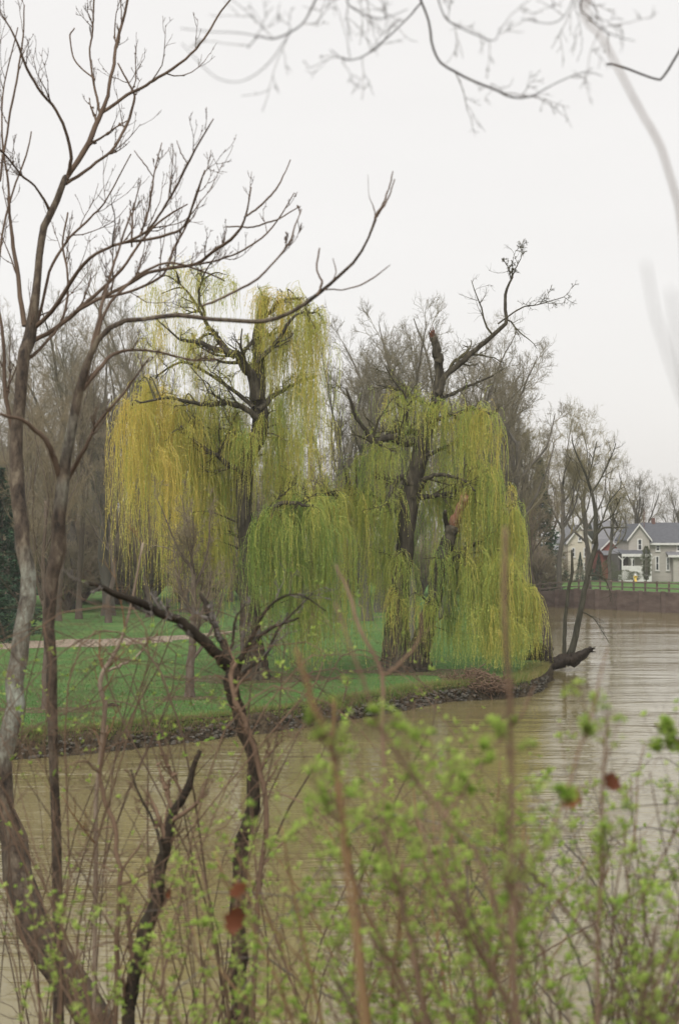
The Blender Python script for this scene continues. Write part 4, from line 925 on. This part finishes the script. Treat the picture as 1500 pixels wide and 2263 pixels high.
def knobs(m_, P, Rr, rg, n, size=1.6):
    """bud swellings along twigs"""
    M_, N_, _ = P.shape
    idx = rg.integers(0, M_, n); k = rg.integers(1, N_, n)
    c0 = P[idx, k]; r0 = Rr[idx, k] * size
    dr = nrm(rg.normal(0, 1, (n, 3)) + [0, 0, .8]); L_ = r0[:, None] * 2.4
    Pk = np.stack([c0 - dr * L_ * .3, c0 + dr * L_ * .3, c0 + dr * L_], 1); Rk = np.stack([r0 * .8, r0, r0 * .25], 1)
    m_.tubes(Pk, Rk, 4)
def fg_tree(name, basept, label, cat, traces, material, twigmat, seed, twig=None, dark=None, parts=('trunk', 'limb'), lich=None, wsc=1.0):
    rg = np.random.default_rng(seed); O = np.array(basept, float); root = empty(name, O, label, cat); sk = []
    for k, (pts, Y, dy, tw) in enumerate(traces):
        pts = [(p_[0], p_[1], p_[2] * wsc) for p_ in pts]
        P, Rr = trace(pts, Y, 40 if k == 0 else 28, dy, .35, rg); m_ = Mesh(); tn_ = .5
        if lich and k == 0:
            vv_ = HOR + (EYE - P[0, :, 2]) / P[0, :, 1] * F; tn_ = np.interp(vv_, lich[0], lich[1])[None]
        m_.tubes(P, Rr, 12 if k == 0 else 7, tn_, .09, rg)
        o = m_.build(parts[0] if k == 0 else parts[1], material if (k == 0 or not isinstance(material, tuple)) and not isinstance(material, tuple) else (material[0] if k == 0 else material[1]), root); o.location = -O
        if tw: sk.append((P, Rr))
    if twig and sk:
        m_ = Mesh()
        for P, Rr, sd in twigs_on(sk, rg, *twig[0], **twig[1]):
            m_.tubes(P, Rr, sd); knobs(m_, P, Rr, rg, len(P) * 3)
        o = tag(m_.build('twigs', twigmat, root), kind='stuff'); o.location = -O
    return root, sk
def gb(u, Y): return (gx(u, Y), Y, float(near_z(gx(u, Y), Y)))
YA = 8.5
A = [([(250, 2560, 96), (215, 2330, 90), (150, 2160, 86), (90, 2040, 80), (45, 1930, 74), (14, 1800, 64), (10, 1700, 50), (26, 1600, 48), (34, 1500, 46), (46, 1390, 44), (56, 1280, 40), (50, 1180, 38), (42, 1090, 36), (40, 1000, 34), (46, 900, 30), (52, 800, 30), (68, 735, 30), (84, 640, 19), (92, 570, 17), (98, 510, 17), (118, 460, 16), (140, 405, 14), (148, 390, 8)], YA, 1.2, 0),
     ([(146, 396, 12), (195, 315, 13), (225, 250, 11), (240, 205, 9), (250, 150, 9), (258, 100, 8), (275, 40, 7), (290, -30, 6)], YA + 1.2, .4, 1),
     ([(152, 385, 11), (158, 345, 9), (145, 290, 8), (125, 243, 7), (90, 200, 7), (62, 155, 7), (40, 95, 6), (8, 35, 4), (-20, -10, 3)], YA + 1.2, -.6, 1),
     ([(146, 405, 10), (205, 365, 8), (255, 322, 7), (285, 265, 7), (297, 215, 6), (288, 190, 5), (262, 140, 4)], YA + 1.2, .6, 1),
     ([(223, 250, 9), (280, 212, 8), (320, 190, 7), (360, 168, 7), (415, 125, 6), (455, 80, 6), (482, 35, 5), (515, -10, 4)], YA + 1.4, .5, 1),
     ([(222, 248, 7), (210, 190, 6), (200, 120, 5), (205, 60, 5), (208, -10, 4)], YA + 1.4, .2, 1),
     ([(210, 175, 4), (180, 150, 4), (162, 125, 4), (155, 80, 4), (165, 62, 3)], YA + 1.4, .2, 0),
     ([(40, 1000, 14), (15, 880, 10), (10, 760, 9), (-5, 640, 7), (5, 520, 6), (30, 420, 5), (60, 340, 4), (70, 290, 3)], YA + .8, .6, 1), ([(52, 800, 10), (100, 760, 8), (140, 700, 7), (150, 620, 6), (140, 540, 5), (150, 470, 4)], YA + .8, .8, 1), ([(0, 400, 7), (15, 300, 6), (35, 190, 5), (50, 100, 4), (55, 10, 3)], YA + 1, .2, 1),
     ([(60, 760, 10), (90, 690, 8), (110, 600, 7), (150, 530, 6), (200, 480, 5), (235, 440, 4), (290, 340, 3)], YA + .9, .5, 1), ([(112, 470, 9), (85, 420, 6), (52, 390, 6), (20, 350, 5), (-10, 320, 4)], YA + 1.1, -.6, 1),
     ([(55, 720, 14), (45, 640, 11), (32, 550, 9), (22, 480, 7), (18, 400, 6), (5, 290, 5), (12, 180, 4), (40, 60, 3)], YA + 1, .5, 1),
     ([(70, 730, 12), (110, 690, 11), (160, 622, 10), (200, 568, 9), (250, 541, 8), (312, 532, 7), (372, 515, 7), (408, 498, 6), (432, 430, 5), (452, 378, 3)], YA + .9, -1.0, 1),
     ([(250, 541, 7), (310, 520, 7), (350, 478, 6), (390, 412, 6), (415, 362, 6), (442, 312, 5), (472, 262, 3)], YA + .4, -.5, 1),
     ([(310, 522, 6), (325, 480, 5), (333, 435, 5), (340, 390, 4), (358, 315, 2.5)], YA + .3, .2, 1), ([(340, 390, 3), (318, 360, 3), (297, 332, 2)], YA + .3, 0, 0), ([(415, 362, 3), (402, 340, 3), (391, 310, 2)], YA + .2, 0, 0),
     ([(292, 545, 5), (293, 500, 5), (296, 460, 4), (312, 398, 2.5)], YA + .4, .1, 1),
     ([(60, 760, 12), (110, 735, 11), (170, 690, 10), (212, 650, 9), (262, 600, 8), (300, 550, 7), (340, 500, 6), (380, 470, 5), (415, 450, 3)], YA + 1, .5, 1),
     ([(165, 690, 10), (215, 662, 9), (290, 626, 9), (330, 602, 8), (380, 592, 8), (432, 583, 8), (470, 556, 8), (508, 530, 8), (540, 485, 6), (555, 412, 3)], YA + .8, -.5, 1),
     ([(540, 480, 5), (590, 440, 5), (620, 400, 4), (642, 352, 2.5)], YA + .3, .3, 0), ([(430, 585, 5), (500, 568, 5), (560, 538, 5), (605, 498, 4), (650, 425, 2.5)], YA + .4, .6, 1), ([(500, 500, 4), (560, 500, 4), (610, 485, 4), (665, 455, 2.5)], YA + .4, .1, 0),
     ([(210, 662, 7), (300, 640, 6), (360, 606, 6), (385, 550, 5), (410, 500, 5), (432, 440, 5), (452, 375, 2.5)], YA + .8, .2, 1)]
fgtw = ((6, 3, (.15, .42, .85), .0025), dict(up=.2, n3=1, t0=.12))
fg_tree('foreground_tree', gb(235, YA - .6), 'tall bare budding tree with a leaning mossy trunk at the left edge', 'tree', A, (M_fglich, M_fgtwig), M_fgtwig, 101, fgtw, lich=([500, 750, 1150, 1250, 1650, 1800], [.3, .35, .3, .8, .75, .2]), wsc=.88)
YB = 7.6
B = [([(135, 2500, 34), (128, 2263, 30), (122, 1900, 26), (116, 1650, 26), (106, 1450, 30), (108, 1330, 34), (122, 1240, 38), (140, 1120, 34), (160, 1000, 28), (182, 860, 22), (214, 760, 16), (262, 714, 13), (330, 705, 11), (395, 697, 12), (460, 706, 10), (540, 711, 11), (592, 708, 11), (650, 688, 10), (700, 652, 10), (750, 610, 8), (790, 570, 7), (815, 520, 6), (829, 482, 8)], YB, -.3, 0),
     ([(829, 482, 6), (850, 440, 5), (862, 405, 4), (868, 378, 3)], YB - .3, 0, 0), ([(830, 482, 5), (856, 440, 4), (872, 395, 3)], YB - .3, .1, 0), ([(828, 485, 4), (826, 460, 3), (815, 430, 1.5), (813, 385, 1)], YB - .3, 0, 0),
     ([(700, 652, 6), (712, 625, 6), (700, 590, 5), (706, 548, 4)], YB - .3, .1, 0), ([(716, 640, 4), (765, 638, 4), (812, 622, 4), (862, 585, 2)], YB - .3, .1, 0), ([(735, 620, 3), (742, 600, 3), (735, 570, 2)], YB - .3, .1, 0),
     ([(445, 676, 6), (500, 652, 6), (560, 622, 6), (600, 585, 5), (640, 535, 6), (652, 500, 4), (667, 462, 2.5)], YB, .2, 1),
     ([(182, 860, 16), (240, 790, 10), (300, 772, 7), (360, 780, 6), (430, 795, 5), (500, 792, 3)], YB, .5, 1),
     ([(140, 1120, 20), (132, 1050, 18), (105, 980, 15), (60, 935, 11), (0, 915, 8)], YB, -.4, 0),
     ([(182, 860, 12), (215, 720, 9), (232, 650, 8), (260, 560, 6), (290, 470, 5)], YB, .5, 1),
     ([(190, 840, 10), (230, 700, 8), (290, 620, 7), (370, 580, 6), (450, 600, 5), (495, 620, 4)], YB, .6, 1),
     ([(150, 1060, 14), (215, 940, 8), (280, 860, 6), (330, 790, 4)], YB, -.3, 1)]
fg_tree('foreground_tree', gb(130, YB), 'slender brown stemmed tree with one long limb reaching right across the willow', 'tree', B, (M_fglich, M_fgtwig), M_fgtwig, 102, ((5, 3, (.1, .28, .45), .0026), dict(up=.22, n3=2, t0=.2)), lich=([800, 950, 1130, 1200, 2000], [.2, .6, .7, .3, .2]), wsc=.85)
# short crooked tree in the middle
YC2 = 7.0
Ct = [([(505, 2500, 44), (520, 2280, 38), (528, 2150, 36), (524, 2050, 34), (531, 1920, 32), (548, 1820, 30), (558, 1720, 28), (548, 1640, 28), (530, 1560, 30), (515, 1490, 32), (500, 1455, 26)], YC2, .3, 0),
      ([(508, 1475, 26), (455, 1422, 24), (400, 1377, 21), (330, 1337, 19), (268, 1318, 15), (225, 1300, 12), (198, 1288, 9)], YC2 + .3, -.5, 1),
      ([(506, 1465, 18), (482, 1400, 14), (460, 1352, 13), (444, 1312, 9)], YC2 + .3, .3, 1),
      ([(515, 1480, 14), (552, 1430, 10), (602, 1386, 8), (660, 1365, 5)], YC2 + .3, .2, 1), ([(520, 1492, 14), (540, 1440, 10), (570, 1380, 8), (605, 1330, 6), (660, 1312, 4), (720, 1350, 3)], YC2 + .3, -.3, 1),
      ([(518, 1500, 10), (560, 1470, 8), (590, 1440, 7), (620, 1385, 6), (690, 1310, 3)], YC2 + .3, .4, 1), ([(500, 1460, 8), (515, 1420, 7), (520, 1370, 6), (545, 1330, 3)], YC2 + .3, .1, 1)]
fg_tree('crooked_tree', gb(505, YC2), 'short crooked dark tree with a broken limb pointing left, in the middle foreground', 'tree', Ct, M_dark, M_grey, 103, ((6, 3, (.15, .4, .4), .002), dict(up=.1, n3=2, t0=.15)))
fg_tree('vine', gb(560, YC2 - .1), 'reddish vine twisted round the crooked dark tree', 'vine', [([(580, 2520, 12), (560, 2300, 12), (566, 2000, 12), (590, 1800, 12), (572, 1700, 12), (545, 1610, 12), (520, 1545, 12), (512, 1490, 10), (520, 1465, 8)], YC2 - .12, .3, 1)], M_redstem, M_redstem, 104, ((14, 3, (.06, .2, .4), .002), dict(up=.0, n3=2, t0=.1)), parts=('stem', 'stem'))
fg_tree('dark_sapling', gb(280, 6.4), 'dark bare sapling leaning right below the crooked tree', 'tree', [([(270, 2520, 34), (290, 2290, 30), (302, 2150, 27), (322, 2060, 27), (346, 1975, 26), (360, 1900, 25), (380, 1820, 22), (418, 1735, 17), (443, 1662, 10)], 6.4, .3, 1), ([(360, 1890, 9), (345, 1830, 7), (310, 1760, 5), (290, 1700, 3)], 6.5, .2, 1)], M_dark, M_redstem, 105, ((9, 4, (.1, .35, .4), .002), dict(up=.12, n3=2, t0=.15)))
fg_tree('pale_sapling', gb(215, 7.4), 'pale cream twisted sapling in front of the lawn', 'tree', [([(205, 2500, 16), (210, 2200, 15), (212, 1900, 14), (215, 1750, 13), (226, 1640, 13), (233, 1560, 14), (221, 1510, 14), (240, 1462, 13), (272, 1400, 10), (296, 1310, 8), (316, 1200, 6)], 7.4, .2, 1), ([(240, 1482, 9), (270, 1468, 8), (300, 1452, 6), (345, 1400, 4)], 7.5, .2, 1)], M_pale, M_tan, 106, ((9, 3, (.08, .2, .35), .002), dict(up=.12, n3=2, t0=.2)), wsc=.72)

# overhead branches, hanging from a tree that stands right of the view
OB = [([(2600, 3600, 120), (2620, 1500, 100), (2500, 300, 80), (2000, -500, 50), (1400, -450, 26), (1050, -250, 14), (960, -60, 10), (928, 2, 9)], 5.0, 0, 0),
      ([(930, 2, 8), (948, 50, 8), (955, 100, 8), (970, 135, 8), (1005, 157, 8), (1050, 181, 8), (1090, 196, 7), (1127, 213, 7), (1170, 213, 5), (1202, 198, 4), (1230, 182, 3), (1290, 158, 3), (1330, 168, 2)], 5.0, -1, 1),
      ([(930, 5, 6), (890, 50, 5), (840, 97, 5), (800, 125, 4), (762, 131, 4), (730, 110, 3)], 5, -1.5, 1), ([(960, -40, 5), (975, 20, 4), (992, 46, 4), (1042, 72, 4), (1090, 89, 3), (1105, 60, 2)], 4.6, -1, 1),
      ([(1400, -450, 12), (1320, -120, 8), (1282, 5, 6), (1300, 36, 5), (1332, 66, 4), (1370, 82, 3), (1402, 90, 2)], 4.4, -1, 1),
      ([(2000, -500, 16), (1700, -200, 12), (1540, 30, 9), (1500, 110, 8), (1465, 168, 8), (1442, 173, 7), (1370, 146, 7), (1340, 141, 5)], 5.2, 0, 0),
      ([(1400, -450, 12), (1000, -300, 9), (760, -120, 7), (700, -5, 6), (672, 48, 5), (640, 72, 5), (602, 86, 5), (572, 80, 4), (548, 106, 3)], 4.4, -.8, 1),
      ([(640, 74, 3), (600, 132, 3), (562, 166, 3), (520, 181, 2.5), (470, 165, 2), (402, 96, 2)], 3.6, -.4, 0), ([(602, 86, 3), (530, 72, 3), (470, 70, 2.5), (400, 62, 2)], 3.6, -.2, 0),
      ([(1000, -300, 7), (860, -100, 5), (770, -10, 4), (790, 24, 4), (842, 40, 3), (900, 20, 2)], 4.4, -.6, 1), ([(1400, -450, 8), (1290, -100, 5), (1260, 10, 3), (1220, 50, 3), (1150, 40, 2)], 4.2, -.4, 1)]
fg_tree('overhanging_tree', tuple(PT(2600, 3200, 5.0)), 'dark crooked branches hanging into the top of the view from above', 'tree', OB, M_dark, M_grey, 107, ((6, 3, (.1, .25, .3), .0011), dict(up=-.02, n3=2, t0=.2)), parts=('trunk', 'branch'), wsc=.66)
fg_tree('arching_cane', gb(1800, 1.9), 'blurred pinkish cane arching down the right edge close to the lens', 'cane', [([(2300, 3500, 16), (2050, 1800, 15), (1700, 300, 14), (1400, -120, 12), (1290, 15, 9), (1330, 85, 9), (1372, 165, 10), (1412, 235, 11), (1452, 312, 12), (1482, 395, 12), (1505, 500, 12), (1520, 700, 10)], 1.9, 0, 0)], M_redstem, M_redstem, 108, parts=('cane', 'cane'), wsc=.6)
fg_tree('near_twigs', gb(1750, 1.2), 'faint out of focus twigs at the right edge against the sky', 'twig', [([(1900, 3900, 14), (1720, 1900, 12), (1560, 1050, 9), (1500, 860, 8), (1450, 700, 6), (1425, 580, 3)], 1.25, 0, 0), ([(1530, 960, 6), (1500, 780, 5), (1480, 640, 3)], 1.2, 0, 0)], M_grey, M_grey, 109, parts=('twig', 'twig'), wsc=.32)

# ------------------------------------------------------------------ foreground shrubs
def leaf_cluster_mesh(seed, nl):
    r_ = np.random.default_rng(seed); m_ = Mesh()
    for k in range(nl):
        a = r_.uniform(0, 6.283); el = r_.uniform(-.1, 1.2); L_ = r_.uniform(.6, 1.1); w = L_ * r_.uniform(.2, .3)
        dv = np.array([math.cos(a) * math.cos(el), math.sin(a) * math.cos(el), math.sin(el)]); sv = nrm(np.cross(dv, [0, 0, 1.]) + r_.normal(0, .3, 3)); up_ = np.cross(sv, dv)
        V = [dv * 0, dv * L_ * .3 + sv * w * .8, dv * L_ * .62 + sv * w * .85 - up_ * .03, dv * L_ - up_ * .12, dv * L_ * .62 - sv * w * .85 - up_ * .03, dv * L_ * .3 - sv * w * .8, dv * L_ * .5 - up_ * .09]
        m_.raw(V, [(0, 1, 6), (1, 2, 6), (2, 3, 6), (3, 4, 6), (4, 5, 6), (5, 0, 6)], r_.uniform(.1, 1))
    o = m_.build('leaf_cluster', M_leaf, None, smooth=True); me = o.data; bpy.data.objects.remove(o); return me
LC = [leaf_cluster_mesh(500 + k, 4 + k % 4) for k in range(8)]
LCn = []
for me in LC:
    v = np.empty(len(me.vertices) * 3); me.vertices.foreach_get('co', v); f = np.empty(len(me.polygons) * 3, int); me.polygons.foreach_get('vertices', f)
    tt = np.empty(len(me.vertices)); me.attributes['tint'].data.foreach_get('value', tt); LCn.append((v.reshape(-1, 3), f.reshape(-1, 3), tt))
def shrub(label, u0, Y0, spread, ncanes, vtop, seed, material, twigmat, leafy=0.0, lsize=.02, extra=(), lean=0.0, thick=.006, width_u=None, cat='shrub', name='leafy_shrub', nt_=(8, 5), lt=(.1, .3, .5)):
    messy = name == 'thicket'
    rg = np.random.default_rng(seed); bx, by, bz = gb(u0, Y0); O = np.array([bx, by, bz]); root = empty(name, O, label, cat)
    sk = []
    for k in range(ncanes):
        a = rg.uniform(0, 6.283); rr = spread * .35 * math.sqrt(rg.uniform(0, 1)); p0 = O + [rr * math.cos(a), rr * math.sin(a) * .7, -.08]
        wu = (width_u or spread) ; tx = bx + rg.uniform(-1, 1) * wu + lean; ty = by + rg.uniform(-.8, .8) * spread * .7
        ty = max(ty, 1.6); vt = vtop + abs(rg.normal(0, 110)) + 120 * abs(tx - bx - lean) / wu
        tz = EYE - (vt - HOR) / F * ty
        if tz < bz + .3: tz = bz + .3 + rg.uniform(0, .3)
        mid = (p0 + [tx, ty, tz]) / 2 + [rg.normal(0, .06) - (tx - bx) * .22, 0, .1 * (tz - bz)]
        if messy and k % 3:
            sg_ = rg.choice([-1, 1]); ln_ = rg.uniform(.4, 1.2); pts_ = [p0, mid, [tx, ty, tz], [tx + sg_ * ln_ * .5, ty + rg.normal(0, .2), tz + .08 - ln_ * .05], [tx + sg_ * ln_, ty + rg.normal(0, .3), tz - rg.uniform(.1, .7) * ln_]]
        else: pts_ = [p0, mid, [tx, ty, tz]]
        P = catmull(pts_, 18)[None] + np.cumsum(rg.normal(0, .018 if messy else .008, (1, 18, 3)), 1); P[:, 0] = p0
        Rr = (thick * rg.uniform(.6, 1.25) * np.linspace(1.2, .35, 18))[None]
        m_ = Mesh(); m_.tubes(P, Rr, 6, .5, .05, rg); o = m_.build('stem', material, root); o.location = -O; sk.append((P, Rr))
    for pts, Y, dy in extra:
        P, Rr = trace(pts, Y, 26, dy, .4, rg); Rr = Rr * .72; m_ = Mesh(); m_.tubes(P, Rr, 7, .5, .06, rg); o = m_.build('stem', material, root); o.location = -O
        vv_ = HOR + (EYE - P[0, :, 2]) / P[0, :, 1] * F; q_ = vv_ > 1600
        if q_.sum() > 5: sk.append((P[:, q_], Rr[:, q_]))
    m_ = Mesh(); tw = twigs_on(sk, rg, nt_[0], nt_[1], (lt[0], lt[1], Y0 * .095), .0009, up=.02 if messy else .12, n3=2, t0=.2, ang=(30, 90) if messy else (25, 60), wob=.24 if messy else .16)
    for P, Rr, sd in tw: m_.tubes(P, Rr, 4 if sd > 4 else 3)
    o = tag(m_.build('twigs', twigmat, root), kind='stuff'); o.location = -O
    if leafy > 0:
        pts = []
        for P, Rr, sd in tw[0:3]:
            M_, N_, _ = P.shape; k = rg.integers(1, N_, (M_, 2)); pts.append(P[np.arange(M_)[:, None], k].reshape(-1, 3)); pts.append(P[:, -1])
        for P, Rr in sk: k = rg.integers(8, P.shape[1], 5); pts.append(P[0, k])
        pts = np.concatenate(pts); uu = 750 + pts[:, 0] / pts[:, 1] * F; vv = HOR + (EYE - pts[:, 2]) / pts[:, 1] * F
        pts = pts[(rg.uniform(0, 1, len(pts)) < leafy * .66) & (pts[:, 1] > 1.2)]
        uu = 750 + pts[:, 0] / pts[:, 1] * F; vv = HOR + (EYE - pts[:, 2]) / pts[:, 1] * F
        inf = (uu > -30) & (uu < 1530) & (vv < 2290); order = np.argsort(pts[:, 1] + (~inf) * 1000)
        pts = pts[order]; inf = inf[order]; nI = min(150, int(inf.sum()))
        for k in range(nI):
            o = link('leaf_cluster', LC[rg.integers(0, 8)], None, root); o.location = pts[k] - O
            s_ = lsize * rg.uniform(.5, 1.3) * min(1, pts[k][1] / 3.6); o.scale = (s_, s_, s_); o.rotation_euler = (rg.normal(0, .5), rg.normal(0, .5), rg.uniform(0, 6.3))
        rest = pts[nI:]
        if len(rest):
            fm = Mesh(); ch = rg.integers(0, 8, len(rest))
            for q in range(8):
                pp = rest[ch == q]; n_ = len(pp)
                if not n_: continue
                v, f, tt = LCn[q]; s_ = (lsize * rg.uniform(.6, 1.35, n_))[:, None, None]; a = rg.uniform(0, 6.283, n_); ca, sa = np.cos(a)[:, None], np.sin(a)[:, None]
                W = np.stack([v[None, :, 0] * ca - v[None, :, 1] * sa, v[None, :, 0] * sa + v[None, :, 1] * ca, np.repeat(v[None, :, 2], n_, 0)], -1) * s_ + pp[:, None, :]
                fm.raw(W.reshape(-1, 3), (f[None] + (np.arange(n_) * len(v))[:, None, None]).reshape(-1, 3), np.tile(tt, n_))
            o = tag(fm.build('foliage', M_leaf, root), kind='stuff'); o.location = -O
    return root
# right-hand leafy bushes
shrub('leafy green shrub with one upright red brown stem, right of the middle foreground', 1130, 3.3, .5, 10, 1700, 201, M_redstem, M_redstem, .42, .0175,
      [([(1150, 2500, 24), (1138, 2150, 20), (1132, 2000, 18), (1131, 1850, 17), (1133, 1700, 17), (1128, 1560, 17), (1116, 1420, 17), (1110, 1290, 17), (1114, 1160, 13)], 2.3, 0), ([(1000, 2500, 18), (930, 2180, 16), (872, 1920, 14), (850, 1800, 13), (845, 1640, 12), (845, 1500, 12), (800, 1400, 11), (772, 1310, 10), (744, 1248, 6)], 3.4, .4), ([(845, 1495, 11), (880, 1470, 10), (925, 1415, 7), (930, 1350, 4)], 3.8, 0),
       ([(1130, 1990, 12), (1180, 1900, 11), (1232, 1800, 10), (1272, 1680, 9), (1310, 1560, 8), (1342, 1430, 5)], 2.6, .3), ([(1120, 2100, 14), (1060, 1900, 12), (980, 1800, 12), (900, 1700, 12), (830, 1580, 11), (780, 1450, 9), (740, 1330, 6)], 2.6, .2), ([(960, 1835, 8), (1010, 1770, 9), (1080, 1665, 9), (1150, 1580, 8), (1180, 1515, 6)], 3.0, .2)])
shrub('dense leafy shrub filling the lower right beside the river', 1330, 3.9, .6, 13, 1620, 202, M_redstem, M_redstem, .42, .0175, [([(1320, 2500, 16), (1318, 2100, 14), (1325, 1900, 12), (1332, 1700, 10), (1345, 1560, 6)], 3, 0)])
shrub('leafy shrub with pale green shoots at the right edge', 1470, 4.2, .6, 11, 1660, 203, M_fgtwig, M_redstem, .38, .018, [([(1560, 1680, 16), (1500, 1636, 15), (1470, 1615, 13), (1445, 1600, 8)], 3.4, 0), ([(1560, 1665, 10), (1500, 1655, 9), (1420, 1642, 5)], 3.4, 0)])
shrub('leafy shrub between the crooked tree and the upright stem', 860, 4.0, .6, 11, 1760, 204, M_tan, M_redstem, .38, .018, [([(840, 2500, 16), (800, 2100, 14), (768, 1860, 12), (748, 1760, 12), (737, 1640, 11), (740, 1540, 10)], 3.6, 0), ([(820, 2500, 20), (770, 1900, 18), (730, 1660, 18), (692, 1560, 17), (650, 1430, 12)], 2.3, 0)])
shrub('low leafy shrub at the centre bottom below the dead leaves', 640, 4.6, .6, 10, 1850, 205, M_redstem, M_redstem, .34, .019)
shrub('thin leafy shrub around the dark sapling', 380, 5.2, .7, 9, 1880, 206, M_redstem, M_redstem, .24, .02)
shrub('sparse leafy shrub in the lower left corner', 120, 4.2, .6, 8, 2050, 207, M_redstem, M_redstem, .26, .019)
shrub('leafy shrub low in the view under the dense right shrubs', 1020, 3.6, .6, 12, 2000, 208, M_fgtwig, M_redstem, .38, .018)
shrub('leafy shrub in the lower right corner among grey twigs', 1420, 3.5, .5, 13, 1920, 209, M_fgtwig, M_redstem, .34, .018)
shrub('tall airy leafy shrub just left of the upright stem', 1000, 5.0, .7, 10, 1630, 210, M_tan, M_redstem, .3, .021)
# bare thickets
shrub('tangled red brown thicket left of the dark sapling', 190, 6.4, 1.3, 19, 1350, 221, M_redstem, M_redstem, .03, .02, [([(255, 2500, 16), (262, 2000, 15), (262, 1880, 14), (240, 1790, 15), (222, 1720, 13), (240, 1600, 8)], 6.4, 0)], name='thicket', thick=.0042)
shrub('tangled bare thicket around the crooked tree', 470, 6.9, 1.3, 19, 1400, 222, M_fgtwig, M_redstem, .06, .022, name='thicket', thick=.0042)
shrub('grey twiggy thicket in the lower right corner against the water', 1440, 5.4, .9, 20, 1740, 223, M_grey, M_grey, .06, .018, name='thicket', thick=.0038)
shrub('grey brown thicket behind the right leafy shrubs', 1180, 5.6, 1.0, 17, 1860, 224, M_grey, M_redstem, .12, .02, name='thicket', thick=.0038)
shrub('bare brown thicket at the left edge before the leaning trunk', 60, 7.4, 1.1, 16, 1260, 225, M_fgtwig, M_fgtwig, .0, .02, name='thicket', thick=.0042)

shrub('thin brown thicket behind the leafy shrubs at the bottom centre', 760, 6.0, 1.2, 16, 1780, 226, M_redstem, M_redstem, .05, .02, name='thicket', thick=.0038)

# dead leaves caught in the twigs
def dead_leaf(u, v, Y, size, seed, label, rot):
    r_ = np.random.default_rng(seed); m_ = Mesh(); n = 9
    up_ = [(t, (math.sin(t * math.pi) ** .7) * (.38 + .1 * math.sin(t * 19))) for t in np.linspace(0, 1, n)]
    V = []
    for t, w in up_:
        c_ = .25 * math.sin(t * 2.5); V += [(-w * .8, .35 * w + c_ * .5, -t), (0, c_, -t), (w * .9, .5 * w + c_ * .4, -t * .96)]
    Fc = []
    for k in range(n - 1):
        for q in (0, 1): a = k * 3 + q; Fc.append((a, a + 1, a + 4, a + 3))
    m_.raw(np.array(V) * size, Fc, r_.uniform(.1, .9))
    root = empty('dead_leaf', PT(u, v, Y), label, 'leaf', 'brown dead leaves caught in the shrubs'); root.rotation_euler = rot
    m_.build('blade', M_deadleaf, root)
    s_ = Mesh(); s_.tubes(np.array([[[0, 0, 0], [.02 * size, 0, .25 * size], [.1 * size, 0, .5 * size]]]), np.array([[.001, .001, .001]]), 4); s_.build('stalk', M_tan, root)
dead_leaf(545, 1952, 3.3, .05, 1, 'small rust brown dead leaf, upper of two on the crooked trunk', (0, .9, .2))
dead_leaf(525, 2003, 3.2, .072, 2, 'large rust brown dead leaf, lower of two on the crooked trunk', (.1, .1, .3))
dead_leaf(1338, 1712, 3.0, .055, 3, 'orange brown dead leaf in the right shrub, the higher one', (0, -.9, .4))
dead_leaf(1278, 1745, 3.0, .055, 4, 'orange brown dead leaf in the right shrub, the lower one', (0, .7, -.4))
dead_leaf(378, 1965, 5.6, .04, 5, 'tiny dark brown dead leaf beside the dark sapling', (0, .2, .8))

# ------------------------------------------------------------------ haze
M_haze = bpy.data.materials.new('haze'); M_haze.use_nodes = True; nt = M_haze.node_tree; nt.nodes.clear()
ho = nt.nodes.new('ShaderNodeOutputMaterial'); pv = nt.nodes.new('ShaderNodeVolumePrincipled')
pv.inputs['Color'].default_value = (.96, .95, .93, 1); pv.inputs['Density'].default_value = .0006; pv.inputs['Anisotropy'].default_value = .2
nt.links.new(pv.outputs[0], ho.inputs['Volume'])
hb_ = Box().box(-1000, 1000, -80, 1700, -2.6, 30).build('haze', M_haze); hb_['kind'] = 'stuff'
